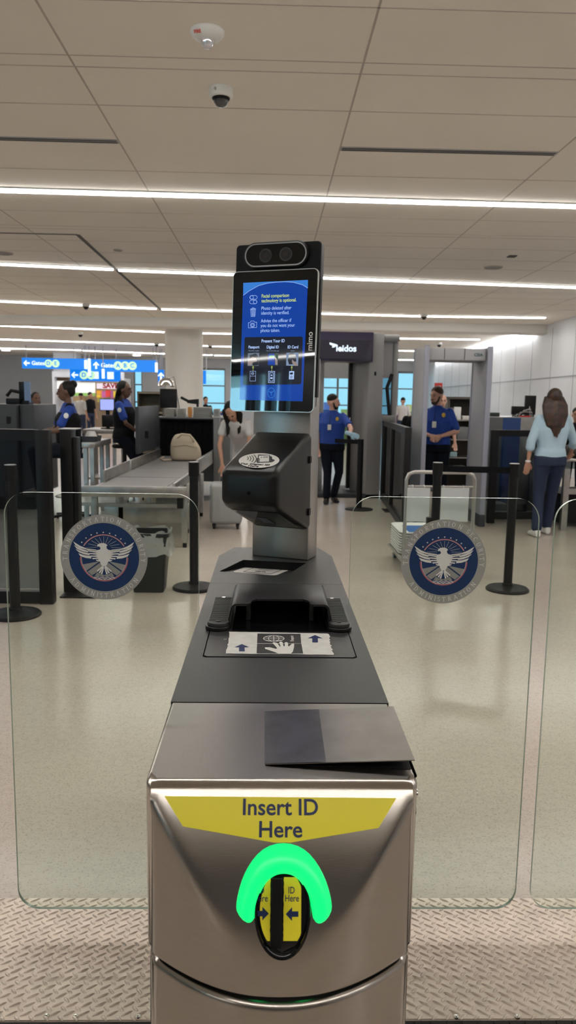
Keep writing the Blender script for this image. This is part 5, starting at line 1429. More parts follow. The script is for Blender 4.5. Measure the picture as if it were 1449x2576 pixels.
MB().hexa([(x1-.075, yc_+.30, ztop+.03), (x1, yc_+.32, ztop+.03), (x1, yc_+.34, ztop+.03), (x1-.075, yc_+.40, ztop+.03), (x1-.075, yc_+.30, z1), (x1, yc_+.32, z1), (x1, yc_+.34, z1), (x1-.075, yc_+.40, z1)]).build('screen', mat('dim blue monitor', (.05, .07, .10), .3, emit=(.05, .075, .12), es=1), m1)
MB().bx(x0+.05, x0+.15, yc_+.3, yc_+.5, ztop, ztop+.05).build('base', BLKM, m1)
x0, x1, z0, z1 = rectpx(14, 982, 46, 1016, yc_+.2)
o = root('desk_phone', ((x0+x1)/2, yc_+.3, ztop), 'black jumble of desk phone and camera on the left edge console', 'phone')
MB().bx(x0, x1, yc_+.2, yc_+.4, ztop, ztop+.08).build('body', BLKM, o, bevel=.01)
MB().tube([(x0, yc_+.25, ztop+.11), (x0+.06, yc_+.25, z1), (x1, yc_+.25, z1-.02)], .025, 8).build('handset', BLKM, o, smooth=60)
# tables behind, left centre
def table(x0, x1, y0, y1, h, label, m=STEEL_W, grp=None, shelf=True):
    o = root('steel_table', ((x0+x1)/2, (y0+y1)/2, 0), label, 'table', grp)
    MB().bx(x0, x1, y0, y1, h-.07, h).build('tabletop', m, o, bevel=.004)
    for x in (x0+.04, x1-.04):
        for y in (y0+.04, y1-.04): MB().bx(x-.025, x+.025, y-.025, y+.025, 0, h-.07).build('leg', m, o)
    if shelf: MB().bx(x0+.04, x1-.04, y0+.04, y1-.04, .22, .25).build('shelf', m, o)
    return o
a, b = pY(205, 1128, 9.6), pY(238, 1128, 9.6)
table(a.x, b.x, 9.6, 10.6, pY(220, 1113, 9.6).z, 'narrow steel table with a tray of white bags behind the gate post')
a, b = pY(208, 1075, 12.5), pY(292, 1075, 12.5)
table(a.x, b.x, 12.5, 13.3, pY(250, 1080, 12.5).z, 'wide steel table below the two lavender monitors')
x0, x1, z0, z1 = rectpx(197, 1112, 240, 1126, 9.62)
o = root('bag_tray', ((x0+x1)/2, 9.9, 0), 'dark grey tray piled with white paper, on the narrow steel table', 'tray')
zt9 = pY(220, 1113, 9.6).z; o.location.z = zt9
MB().rings([[((x0+x1)/2+p[0]*s, 9.85+p[1]*s, z) for p in rrect(x1-x0, .35, .03, 3)] for s, z in ((.9, zt9), (1, zt9+.07), (.95, zt9+.07), (.88, zt9+.02))]).build('tray_shell', XRAY, o)
pp = MB().loft([((x0+x1)/2*V((1, 0, 0))+V((0, 9.85, zt9+.02+.035*k)), V((.085-.012*k, 0, 0)), V((0, .12-.02*k, 0))) for k in range(4)], 12, 3).build('paper_pile', WHITE, bpy.data.objects.get('nothing'), smooth=40)
tag(pp, 'white paper heap inside the dark grey tray', 'paper')
for (u0, u1, lb) in ((250, 287, 'lit lavender monitor, wider of the pair behind the curly haired officer'), (290, 313, 'lit lavender monitor partly hidden by the braided officer')):
    x0, x1, z0, z1 = rectpx(u0, 1003, u1, 1033, 12.7)
    o = root('lit_monitor', ((x0+x1)/2, 12.75, z0), lb, 'monitor')
    MB().bx(x0, x1, 12.72, 12.76, z0, z1).build('screen_case', BLKM, o)
    MB().bx(x0+.01, x1-.01, 12.714, 12.72, z0+.01, z1-.01).build('screen', SCRL, o)
    MB().bx((x0+x1)/2-.03, (x0+x1)/2+.03, 12.76, 12.80, pY(250, 1080, 12.5).z, z0+.05).build('stand', BLKM, o)
    MB().bx((x0+x1)/2-.1, (x0+x1)/2+.1, 12.68, 12.86, pY(250, 1080, 12.5).z, pY(250, 1080, 12.5).z+.015).build('base', BLKM, o)
x0, x1, z0, z1 = rectpx(255, 1038, 282, 1066, 12.55)
box_thing('desk_printer', 'black desk printer below the lavender monitors', 'printer', 256, 1044, 284, 1074, 12.51, .15, BLKM)
# small legged carts
a, b = pY(155, 1190, 8.9), pY(196, 1190, 8.9)
o = root('tray_cart', ((a.x+b.x)/2+.2, 9.2, 0), 'low steel tray cart between gate post and conveyor', 'cart')
zc_ = pY(200, 1168, 8.9).z
MB().bx(a.x+.1, a.x+.65, 8.9, 9.5, .30, .34).build('deck', STEEL_W, o)
for x in (a.x+.13, a.x+.62):
    for y in (8.93, 9.47):
        MB().bx(x-.015, x+.015, y-.015, y+.015, .06, .5).build('leg', STEEL_W, o); MB().cyl((x-.01, y, .03), (x+.01, y, .03), .03, n=12).build('wheel', BLKM, o)
# large shelving right of braided officer
x0, x1, z0, z1 = rectpx(345, 985, 412, 1030, 15.)
o = root('storage_shelf', ((x0+x1)/2, 15.2, 0), 'dark olive storage shelf left of the round column', 'shelf')
mb = MB(); mb.bx(x0, x0+.03, 15, 15.4, 0, z1); mb.bx(x1-.03, x1, 15, 15.4, 0, z1); mb.bx(x0, x1, 15.38, 15.4, 0, z1)
mb.build('carcass', mat('olive brown laminate', (.10, .085, .06), .6), o)
for k in range(5): MB().bx(x0+.03, x1-.03, 15.0, 15.38, .1+k*(z1-.14)/4, .13+k*(z1-.14)/4).build('shelf_board', mat('tan board', (.25, .21, .15), .6), o)

# ================================================================== CART WITH SIGNS AND BINS (right)
yC = 6.9
t0, t1 = pY(1019, 1300, yC).x, pY(1190, 1300, yC).x
zh = pY(1100, 1188, yC).z; zbar = pY(1100, 1224, yC).z
ct = root('tray_trolley', ((t0+t1)/2, yC+.4, 0), 'steel tube trolley with two white panels hanging on its handle', 'trolley')
rr = .07
MB().tube([(t0, yC, .14), (t0, yC, zh-rr), (t0+.02, yC, zh-.02), (t0+rr, yC, zh), (t1-rr, yC, zh), (t1-.02, yC, zh-.02), (t1, yC, zh-rr), (t1, yC, .14)], .017, 10).build('handle', TUBE, ct, smooth=60)
MB().cyl((t0, yC, zbar), (t1, yC, zbar), .009, n=8).build('cross_bar', TUBE, ct, smooth=60)
MB().hexa([(t0-.03, yC-.02, .11), (t1+.02, yC-.02, .11), (t1+.02, yC+.75, .11), (t0-.03, yC+.75, .11), (t0-.03, yC-.02, .14), (t1+.02, yC-.02, .14), (t1+.02, yC+.75, .14), (t0-.03, yC+.75, .14)]).build('platform', STEEL_W, ct, bevel=.005)
for x in (t0+.03, t1-.05):
    for y in (yC+.05, yC+.68):
        MB().cyl((x-.015, y, .05), (x+.015, y, .05), .05, n=16).build('wheel', mat('blue grey wheel', (.05, .09, .11), .5), ct); MB().bx(x-.025, x+.025, y-.025, y+.025, .06, .11).build('caster', TUBE, ct)
for (u0, u1, lb) in ((1023, 1080, 'blank white panel hanging on the trolley handle, left of the stanchion'), (1101, 1178, 'blank white panel hanging on the trolley handle, right of the stanchion')):
    x0, x1, z0, z1 = rectpx(u0, 1229, u1, 1312, yC-.02)
    o = MB().bx(x0, x1, yC-.026, yC-.018, z0, z1+.008).build('blank_board', mat('pale panel', (.66, .70, .71), .5)); tag(o, lb, 'panel')
    for xx_ in (x0+.05, x1-.05): MB().tube([(xx_, yC-.022, z1-.005), (xx_, yC-.026, zbar), (xx_, yC, zbar+.012), (xx_, yC+.012, zbar)], .004, 6).build('hook', WHITEP, o)
# stacked bins with blue print
nb = 9; bx0_, bx1_ = t0-.02, t0+.50
for k in range(nb):
    z = .14+.024*k
    if k == 0:
        o = root('screening_bin', ((bx0_+bx1_)/2, yC+.42, z), None, 'tray', 'white bins on the trolley')
        mb = MB(); c = ((bx0_+bx1_)/2, yC+.42)
        mb.rings([[(c[0]+p[0]*s, c[1]+p[1]*s, zz) for p in rrect(bx1_-bx0_, .62, .08, 4)] for s, zz in ((.90, z), (.98, z+.016), (1, z+.017), (1, z+.023), (.95, z+.023), (.88, z+.010))])
        mb.build('bin_shell', WHITEP, o); b0 = o
    else:
        o = copy_tree(b0); o.location.z = z
    o['label'] = 'white screening bin on the trolley, ' + ('bottom of the stack' if k == 0 else 'one of the middle bins of the stack' if k < nb-1 else 'topmost, with blue printed base')
zz = .14+.024*(nb-1)
pr_ = MB().bx(b0.location.x-.16, b0.location.x+.16, yC+.22, yC+.60, zz+.0105, zz+.0125).build('blue_print', mat('blue print', (.01, .12, .40), .5), o)
MB().ell((b0.location.x+.05, yC+.40, zz+.013), (.06, 0, 0), (0, .1, 0), (0, 0, .001), 16, 5).build('white_mark', WHITE, pr_)

# ================================================================== RIGHT SIDE EQUIPMENT
yE = 10.9
x0, x1, z0, z1 = rectpx(1229, 1051, 1329, 1300, yE)
cb = root('tall_cabinet', ((x0+x1)/2, yE+.3, 0), 'waist high cabinet with grey, blue and dark steel panels behind the glass partition', 'cabinet')
xm_, xn_ = pY(1260, 1150, yE).x, pY(1305, 1150, yE).x
MB().bx(x0-.1, xm_, yE, yE+.7, 0, z1).build('grey_panel', XRAYL, cb); MB().bx(xm_, xn_, yE, yE+.7, 0, z1).build('blue_panel', BLUEP, cb)
MB().bx(xn_, x1+.1, yE, yE+.7, .12, z1).build('steel_panel', STEEL_W, cb); MB().bx(xn_, x1+.1, yE+.03, yE+.7, 0, .12).build('plinth', BLKM, cb)
MB().bx(x0-.1, x1+.1, yE-.01, yE+.71, z1, z1+.012).build('top_trim', GREYR, cb)
box_thing('white_carton', 'pale box on the floor behind the black framed partition', 'box', 1231, 1268, 1276, 1310, yR+.35, .3, mat('pale carton', (.42, .41, .39), .7), toground=True)
zc = z1+.012
for (u0, v0, u1, v1, lb) in ((1320, 995, 1347, 1048, 'tall dark monitor on the cabinet, left of the woman in blue'), (1287, 1022, 1318, 1044, 'low dark monitor at the left end of the cabinet top')):
    x0, x1, z0, z1 = rectpx(u0, v0, u1, v1, yE+.3)
    o = root('dark_monitor', ((x0+x1)/2, yE+.3, zc), lb, 'monitor')
    MB().bx(x0, x1, yE+.28, yE+.33, max(z0, zc+.03), z1).build('screen_case', BLKM, o, bevel=.006)
    MB().bx((x0+x1)/2-.05, (x0+x1)/2+.05, yE+.25, yE+.40, zc, zc+.06).build('stand', BLKM, o)
x0, x1, z0, z1 = rectpx(1232, 1041, 1257, 1050, yE+.2)
o = MB().bx(x0, x1, yE+.2, yE+.4, zc, zc+.055).build('card_reader', mat('dark green box', (.02, .035, .03), .5), bevel=.004); tag(o, 'small dark green box on the left end of the cabinet', 'box')
x0, x1, z0, z1 = rectpx(1288, 1036, 1342, 1050, yE+.1)
o = root('cable_bundle', ((x0+x1)/2, yE+.12, zc), 'tangle of white and black cables on the cabinet below the dark monitors', 'cables')
for k in range(6):
    mb = MB(); xa_ = x0+.02*k; mb.tube([(xa_, yE+.08+.01*k, zc+.008), (xa_+.06, yE+.1, zc+.03+.012*k), (xa_+.16, yE+.12, zc+.06+.012*k), (x1-.01*k, yE+.14, zc+.05+.02*k), (x1+.02-.01*k, yE+.16, zc+.008)], .005, 6)
    mb.build('cable', WHITEP if k % 2 else BLKM, o, smooth=60)
o = MB().bx(pY(1311, 1050, yE).x, pY(1336, 1050, yE).x, yE+.02, yE+.10, zc, zc+.02).build('red_folder', RED); tag(o, 'red folder edge on the cabinet top', 'folder')
# conveyor of the right lane, cut by the frame
yQ = 9.35
x0, x1, z0, z1 = rectpx(1420, 1156, 1600, 1180, yQ)
qt = root('steel_table', ((x0+x1)/2, yQ+.5, 0), 'steel screening table at the right edge in front of the seated passenger', 'table')
MB().bx(x0, x1, yQ, yQ+1.4, z1-.03, z1).build('tabletop', STEEL_W, qt, bevel=.004)
MB().bx(x0, x1, yQ+.01, yQ+.03, z1-.12, z1-.03).build('side_guard', GLASSD, qt)
for (x, y) in ((x0+.05, yQ+.05), (x0+.05, yQ+1.3), (x1-.05, yQ+.05)): MB().bx(x-.035, x+.035, y-.035, y+.035, 0, z1-.03).build('leg', STEEL_W, qt)
MB().bx(x0+.05, x1, yQ+.04, yQ+.08, .45, .52).build('cross_bar', STEEL_W, qt); MB().bx(x0+.1, x1, yQ+.3, yQ+1.2, .05, .42).build('motor_box', BLKM, qt)
tz = z1
o = MB().ell((x0+.30, yQ+.35, tz+.085), (.24, 0, 0), (0, .18, 0), (0, 0, .085), 18, 9).build('backpack', mat('dark olive bag', (.05, .045, .04), .8), smooth=60); tag(o, 'dark grey bag slumped on the right edge steel table', 'bag')

# shelves behind the officer
yF_ = 14.0
x0, x1, z0, z1 = rectpx(1122, 1004, 1192, 1230, yF_)
sh = root('equipment_shelf', ((x0+x1)/2, yF_+.3, 0), 'open steel equipment shelf seen through the metal detector', 'shelf')
mb = MB(); mb.bx(x0, x0+.04, yF_, yF_+.5, 0, z1); mb.bx(x1+.1, x1+.14, yF_, yF_+.5, 0, z1); mb.bx(x0, x1+.14, yF_+.48, yF_+.5, 0, z1); mb.bx(x0-.03, x1+.17, yF_-.02, yF_+.5, z1, z1+.04)
mb.build('carcass', mat('dark bronze cabinet', (.075, .065, .05), .5), sh)
for k, v in enumerate((1056, 1105, 1150, 1190)):
    z = pY(1150, v, yF_).z; MB().bx(x0+.04, x1+.1, yF_-.02, yF_+.48, z-.02, z).build('shelf_board', STEEL_W, sh)
def onshelf(name, label, cat, u0, u1, v0, v1, m, Y=yF_+.05, dep=.25, bevel=.01):
    x0, x1, z0, z1 = rectpx(u0, v0, u1, v1, Y); zb = pY(1150, v1, yF_).z
    o = MB().bx(x0, x1, Y, Y+dep, zb, zb+(z1-z0)).build(name, m, bevel=bevel); tag(o, label, cat)
onshelf('coffee_urn', 'white canister on the upper shelf board, right of the smiling officer', 'canister', 1142, 1160, 1024, 1056, WHITEP)
onshelf('white_box', 'low white box on the upper shelf board beside the canister', 'box', 1164, 1186, 1046, 1056, WHITE)
onshelf('tray_pack', 'grey pack on the second shelf board', 'box', 1150, 1178, 1074, 1105, XRAYL)
onshelf('glove_box', 'pale blue glove box on the third shelf board', 'box', 1132, 1150, 1138, 1150, mat('pale teal', (.30, .45, .48), .6))
onshelf('spare_box', 'grey box on the lowest shelf board', 'box', 1140, 1170, 1172, 1190, STEEL_W)
# no entry sign on wall
p = pY(1103, 975, 22); 
xw = wl(20.0)
o = MB().bx(p.x-.11, p.x+.11, 22, 22.02, p.z-.13, p.z+.13).build('red_sign', RED); tag(o, 'small red and white sign behind the smiling officer', 'sign')
MB().bx(p.x-.06, p.x+.06, 21.99, 22, p.z-.02, p.z+.05).build('white_mark', WHITE, o)
MB().cyl((p.x, 22.01, 0), (p.x, 22.01, p.z-.13), .02, n=8).build('pole', GREYR, o)

# ================================================================== FAR HALL: signs, shop, shelves
def sign(u0, v0, u1, v1, Y, label, arrow=None, txt=None, circles=(), small=None, grp='blue gate signs'):
    x0, x1, z0, z1 = rectpx(u0, v0, u1, v1, Y)
    o = root('hanging_sign', ((x0+x1)/2, Y, z0), label, 'sign', grp)
    MB().bx(x0, x1, Y, Y+.12, z0, z1).build('sign_box', SIGNB, o)
    h = z1-z0
    for x in (x0+.15, x1-.15): MB().cyl((x, Y+.06, z1), (x, Y+.06, CH), .02, n=8).build('hanger', GREYR, o)
    def X(u): return pY(u, (v0+v1)/2, Y).x
    zc_ = (z0+z1)/2
    if arrow:
        u, dr = arrow; s = h*.30; cxx = X(u)
        pts = [(-1, 0), (-.1, .9), (.15, .65), (-.25, .25), (1, .25), (1, -.25), (-.25, -.25), (.15, -.65), (-.1, -.9)]
        if dr == 'up': pts = [(y_, -x_) for x_, y_ in pts]
        MB().flat([(cxx+p[0]*s, Y-.01, zc_+p[1]*s) for p in pts]).build('arrow', SIGNW, o)
    if txt: put_text(txt[0], h*.52, (X(txt[1]), Y-.01, zc_), (1, 0, 0), (0, 0, 1), SIGNW, o, bold=.004)
    for u, c_ in circles:
        MB().cyl((X(u), Y-.012, zc_), (X(u), Y-.001, zc_), h*.36, n=20).build('gate_disc', SIGNY, o)
        put_text(c_, h*.5, (X(u), Y-.02, zc_), (1, 0, 0), (0, 0, 1), SIGNB, o, bold=.006)
    if small:
        for u in small: MB().bx(X(u)-.13, X(u)+.13, Y-.01, Y, zc_-h*.3, zc_+h*.3).build('pictogram', SIGNW, o)
    return o
sign(55, 901, 221, 928, 30, 'blue hanging sign with left arrow and Gates lettering, leftmost of all', (67, 'left'), ('Gates', 96), ((122, 'D'), (140, 'E')))
sign(229, 905, 395, 935, 30, 'blue hanging sign with up arrow and Gates lettering, left of the column', (242, 'up'), ('Gates', 272), ((297, 'A'), (315, 'B'), (333, 'C')))
sign(176, 929, 302, 959, 31.5, 'lower blue hanging sign with left arrow below the two long signs', (188, 'left'), None, ((211, 'D'), (229, 'E')), (240, 278))
sign(397, 930, 412, 962, 31, 'narrow blue sign touching the left side of the round column', (405, 'up'))
sign(509, 932, 518, 966, 31, 'narrow blue sign just right of the round column')
sign(843, 924, 900, 952, 31, 'blue hanging sign with up arrow seen through the body scanner', (855, 'up'), ('Gates', 884))
sign(815, 924, 830, 950, 31.4, 'blue sign edge left of the body scanner opening')
for (u, v0, v1, lb) in ((224, 902, 945, 'lit white sign end beside the left pair of signs'), (259, 928, 952, 'short lit white sign end below the second long sign'), (393, 912, 936, 'lit white sign end right of the second long sign'), (215, 906, 928, 'thin lit white sign end left of the tall one')):
    x0, x1, z0, z1 = rectpx(u-3, v0, u+3, v1, 29.8)
    o = MB().bx(x0, x1, 29.8, 29.9, z0, z1).build('sign_end', SIGNW); tag(o, lb, 'sign')
    MB().cyl(((x0+x1)/2, 29.85, z1), ((x0+x1)/2, 29.85, CH), .02, n=8).build('hanger', GREYR, o)
# shop
yG = 34.
x0, x1, z0, z1 = rectpx(132, 950, 312, 1040, yG)
shp = root('shop_front', ((x0+x1)/2, yG, 0), 'bright little shop with coloured shelves below the blue signs', 'shop')
MB().bx(x0, x1, yG, yG+.2, z1, z1+.25).build('header', WALLM, shp)
MB().bx(x0, x0+.1, yG, yG+1.8, 0, z1).build('side_wall', WALLM, shp); MB().bx(x1-.1, x1, yG, yG+1.8, 0, z1).build('side_wall', WALLM, shp)
MB().bx(x0, x1, yG+1.7, yG+1.8, 0, z1).build('back_wall', mat('tan shop wall', (.45, .33, .22), .6), shp)
X = lambda u: pY(u, 1000, yG).x
def sb(nm, u0, u1, v0, v1, m, d=.3):
    a, b, c_, e = rectpx(u0, v0, u1, v1, yG+.4); MB().bx(a, b, yG+.4, yG+.4+d, c_, e).build(nm, m, shp)
LITW = mat('backlit white', (.7, .7, .68), .5, emit=(.8, .8, .76), es=.7)
LITP = mat('backlit pale pink', (.7, .6, .65), .5, emit=(.75, .65, .72), es=.7)
sb('lightbox', 134, 172, 958, 982, LITW); sb('lightbox', 180, 236, 962, 988, LITW); sb('green_panel', 184, 236, 988, 996, mat('backlit green', (.2, .4, .1), .5, emit=(.25, .42, .12), es=.6))
sb('save_panel', 243, 294, 964, 978, LITP); sb('white_panel', 296, 312, 960, 998, LITW)
c_ = pY(278, 971, yG+.38); put_text('SAVE', .30, c_, (1, 0, 0), (0, 0, 1), RED, shp, bold=.012)
for k, (u0, u1, v0, v1, c3) in enumerate(((243, 254, 982, 992, (.75, .35, .04)), (243, 252, 993, 1000, (.8, .5, .05)), (256, 266, 984, 1000, (.5, .12, .3)), (266, 276, 981, 998, (.65, .05, .05)), (278, 284, 983, 1002, (.35, .1, .25)), (285, 294, 984, 1000, (.7, .5, .05)), (245, 262, 1001, 1012, (.3, .25, .05)), (150, 172, 985, 1000, (.25, .12, .2)), (184, 210, 997, 1010, (.3, .2, .1)))):
    sb('shelf_goods', u0, u1, v0, v1, mat('goods glow %d' % k, c3, .6, emit=c3, es=.35))  # goods glow faintly in their own colour in place of shop light
sb('arch_sign', 140, 172, 948, 958, mat('brown shop arch', (.12, .07, .03), .6))
for u in (155, 241, 306): # ceiling spots near the shop
    p = pZ(u, 896+(u-155)*.02, CH)
for (u, v, lb) in ((15, 880, 'round recessed ceiling spot near the left edge'), (5, 901, 'round recessed ceiling spot at the far left edge'), (344, 893, 'round recessed ceiling spot left of the column')):
    p = pZ(u, v, CH); p.y = min(p.y, 36)
    o = MB().cyl((p.x*p.y/p.y, p.y, CH-.03), (p.x, p.y, CH), .16, n=20).build('ceiling_spot', LAMPM); tag(o, lb, 'light')
# planters / kiosks far right seen through the opening
yH = 26.
for k, (u0, u1, v0, v1, c3, lb) in enumerate(((812, 838, 1012, 1070, (.02, .10, .40), 'blue and pink poster stand behind the leaning officer'), (856, 886, 1030, 1075, (.10, .22, .05), 'leafy green planter stand behind the leaning officer'), (1000, 1022, 1025, 1075, (.12, .05, .10), 'dark purple stall between scanner and detector'), (1022, 1044, 1018, 1070, (.20, .26, .10), 'pale green stall between scanner and detector'))):
    x0, x1, z0, z1 = rectpx(u0, v0, u1, v1, yH+k*.5)
    o = root('far_stall', ((x0+x1)/2, yH+k*.5+.3, 0), lb, 'stall')
    MB().bx(x0, x1, yH+k*.5, yH+k*.5+.6, 0, z1-.25).build('counter', mat('stall colour %d' % k, c3, .6), o)
    MB().bx(x0+.05, x1-.05, yH+k*.5+.2, yH+k*.5+.4, z1-.25, z1).build('display', mat('stall display %d' % k, tuple(min(1, c*2.5+.1) for c in c3), .6), o)

# ================================================================== PEOPLE
def person(name, label, loc, rz, H=1.75, skin=SKIN_L, top=BLUEU, bottom=NAVYC, shoe=SHOEB, hair='short', hairm=HAIR_D, J=None, sleeve=.55, beard=False, female=False, vest=False,
           badge=False, glove=(), face=0., nod=0., fingers=True, cat='person', bulk=1., hide_legs=False, group=None):
    """figure in local coordinates, facing -Y, feet on z=0, then placed. L is the viewer's right (+x)."""
    j = dict(pelvis=(0, 0, .93), waist=(0, 0, 1.06), chest=(0, .0, 1.27), neck=(0, .012, 1.46), head=(0, -.012, 1.60),
             shL=(.175, .01, 1.40), shR=(-.175, .01, 1.40), elL=(.235, .03, 1.12), elR=(-.235, .03, 1.12), wrL=(.25, -.05, .87), wrR=(-.25, -.05, .87),
             hiL=(.09, 0, .90), hiR=(-.09, 0, .90), knL=(.10, -.02, .50), knR=(-.10, -.02, .50), anL=(.105, .02, .09), anR=(-.105, .02, .09), toeL=(.125, -.14, .03), toeR=(-.125, -.14, .03))
    if J: j.update(J)
    j = {k: V(v) for k, v in j.items()}
    o = root(name, (0, 0, 0), label, cat, group)
    fm_ = .9 if female else 1.
    up = (j['neck']-j['chest']).normalized(); shd = (j['shL']-j['shR']).normalized(); fw = shd.cross(up).normalized()   # back direction
    # ---- head frame
    fc = V((math.sin(face), -math.cos(face), 0)); hu = V((0, 0, 1))
    hz = (j['head']-j['neck']).normalized()
    hu = (hu*.6+hz*.4).normalized()
    fc = (fc-hu*fc.dot(hu)).normalized(); hu2 = (hu*math.cos(nod)-(-fc)*math.sin(nod)*1).normalized() if nod == 0 else (hu*math.cos(nod)+fc*math.sin(nod)).normalized()
    fc = (fc*math.cos(nod)-hu*math.sin(nod)).normalized(); hu = hu2
    hr = fc.cross(hu).normalized()
    hc = j['head']
    def hp(x, y, z): return hc+hr*x+fc*y+hu*z
    mb = MB()
    mb.ell(hp(0, -.012, .022), hr*.076, fc*.094, hu*.104, 18, 11)
    mb.ell(hp(0, .030, -.030), hr*.058, fc*.062, hu*.084, 16, 9)
    mb.ell(hp(0, .040, -.078), hr*.034, fc*.038, hu*.030, 12, 7)          # chin
    mb.caps(hp(0, .090, .010), hp(0, .104, -.020), .009, .014, 10)         # nose
    mb.ell(hp(0, .080, .030), hr*.045, fc*.014, hu*.012, 10, 5)            # brow
    mb.ell(hp(0, .084, -.056), hr*.022, fc*.010, hu*.008, 10, 5)           # lips
    for s in (-1, 1): mb.ell(hp(.077*s, -.005, -.005), hr*.009, fc*.018, hu*.030, 10, 7)
    mb.caps(j['neck']-hu*.03, hc+hu*-.05-fc*.01, .054*fm_, .050*fm_, 14)
    # ---- torso core and limbs, thinner than the clothes
    mb.loft([(j['pelvis'], shd*.13, fw*.09), (j['waist'], shd*.12, fw*.085), (j['chest'], shd*.15, fw*.10), (j['chest'].lerp(j['neck'], .72), shd*.15, fw*.07), (j['neck'], shd*.055, fw*.055)], 16)
    ar = .8 if female else 1.
    for S, sg in (('L', 1), ('R', -1)):
        sh_, el, wr = j['sh'+S], j['el'+S], j['wr'+S]
        mb.caps(sh_, el, .047*ar, .038*ar, 12); mb.caps(el, el.lerp(wr, .45), .040*ar, .037*ar, 12); mb.caps(el.lerp(wr, .45), wr, .037*ar, .025*ar, 12)
        mb.caps(j['hi'+S], j['kn'+S], .070, .052, 12); mb.caps(j['kn'+S], j['an'+S], .050, .036, 12); mb.caps(j['an'+S]+V((0, 0, -.02)), j['toe'+S].lerp(j['an'+S], .4), .028, .018, 10)
        # hand
        d = (wr-el).normalized(); hd_ = j.get('hd'+S)
        if hd_ is not None: d = hd_.normalized()
        side = d.cross(V((0, 1, 0)) if abs(d.y) < .8 else V((0, 0, 1))).normalized()
        if j.get('sd'+S) is not None: side = j['sd'+S].normalized(); side = (side-d*side.dot(d)).normalized()
        pn = d.cross(side).normalized()
        gl = S in glove
        hb = MB() if gl else mb
        if gl: hb.caps(wr-d*.05, wr, .034, .032, 12)
        hb.loft([(wr-d*.01, side*.026, pn*.019), (wr+d*.03, side*.036, pn*.017), (wr+d*.075, side*.041, pn*.014), (wr+d*.092, side*.038, pn*.010)], 14)
        for q, (off, ln) in enumerate(((-.030, .058), (-.010, .070), (.010, .066), (.029, .052))):
            b0 = wr+d*.086+side*off; b1 = b0+d*ln*.5+pn*.006; b2 = b1+d*ln*.42+pn*.018
            hb.caps(b0, b1, .0095, .0088, 8); hb.caps(b1, b2, .0088, .0075, 8)
        t0 = wr+d*.025-side*.030; t1 = t0+d*.035-side*.022+pn*.008; t2 = t1+d*.028-side*.004+pn*.010
        hb.caps(t0, t1, .0125, .011, 8); hb.caps(t1, t2, .011, .009, 8)
        if gl: hb.build('glove', GLOVE, o, remesh=.005, sm=1)
    bodyo = mb.build('body', skin, o, remesh=.0065, sm=2)
    # ---- face details
    for s in (-1, 1):
        MB().ell(hp(.030*s, .083, .012), hr*.012, fc*.006, hu*.006, 10, 5).build('eye', mat('dark eye', (.03, .02, .02), .2), o, smooth=60)
        MB().caps(hp(.044*s, .084, .036), hp(.018*s, .092, .034), .0045, .0045, 6).build('eyebrow', hairm, o)
    MB().ell(hp(0, .094, -.056), hr*.020, fc*.004, hu*.005, 10, 5).build('mouth', mat('lips', (.30, .09, .08), .5), o)
    if beard:
        mb = MB(); mb.ell(hp(0, .046, -.082), hr*.046, fc*.042, hu*.038, 14, 7); mb.ell(hp(0, .034, -.064), hr*.060, fc*.040, hu*.030, 14, 7)
        mb.caps(hp(-.022, .092, -.040), hp(.022, .092, -.040), .007, .007, 8)
        for s in (-1, 1): mb.caps(hp(.066*s, .02, -.012), hp(.055*s, .035, -.06), .014, .016, 8)
        mb.build('beard', hairm, o, remesh=.006, sm=1)
    # ---- hair
    mb = MB()
    if hair == 'short': mb.ell(hp(0, -.020, .054), hr*.082, fc*.091, hu*.082, 18, 9)
    elif hair == 'bald': mb = None
    else:
        mb.ell(hp(0, -.032, .040), hr*.088, fc*.092, hu*.100, 18, 9)
        if hair == 'bun': mb.ell(hp(0, -.10, .085), hr*.052, fc*.052, hu*.052, 14, 9); mb.ell(hp(0, -.06, .0), hr*.08, fc*.06, hu*.07, 14, 9)
        if hair == 'curly':
            for k in range(26):
                a = k*2.4; mb.ell(hp(.08*math.cos(a), -.055+.02*math.sin(k), .06-.007*k+.0), hr*.034, fc*.034, hu*.034, 8, 6)
        if hair == 'braids':
            for k in range(9):
                s = (k-4)/4; mb.tube([hp(.075*s, -.06+.02*abs(s), .05), hp(.085*s, -.085, -.03), hp(.08*s, -.10, -.13), hp(.075*s, -.095, -.25-.03*(k % 3))], .014, 7)
            mb.ell(hp(0, -.06, -.01), hr*.082, fc*.055, hu*.08, 14, 9)
        if hair == 'long':
            for k in range(13):
                s = (k-6)/6; L_ = .47-.09*abs(s)+.02*math.sin(k*2.1)
                b_ = hp(.085*s, -.055+.045*abs(s), .03); dn = V((0, 0, -1)); bk = -fc
                mb.tube([b_, b_+dn*.10+bk*.050+hr*.030*s, b_+dn*.20+bk*.085+hr*.028*s, b_+dn*.33+bk*.112+hr*.012*math.sin(k), b_+dn*L_+bk*.115-hr*.03*s], .03, 8, rr=[.03, .036, .034, .026, .006])
            mb.ell(hp(0, -.05, -.03), hr*.095, fc*.06, hu*.10, 14, 9)
        if hair == 'side':
            for k in range(9):
                s = (k-4)/4
                if abs(s) < .6: continue
                b_ = hp(.085*s, .0-.03*(1-abs(s)), .04)
                mb.tube([b_, b_-hu*.10+hr*.02*s, b_-hu*.16+V((0, 0, -.08)), b_-hu*.14+V((.0, 0, -.22-.02*(k % 3)))], .03, 8, rr=[.028, .03, .026, .008])
    if mb is not None:
        # keep the face clear
        mb.build('hair', hairm, o, remesh=.008, sm=1)
    # ---- clothes
    B = bulk
    pv, wa, che, nk = j['pelvis'], j['waist'], j['chest'], j['neck']
    mb = MB()
    shw = (j['shL']-j['shR']).length/2
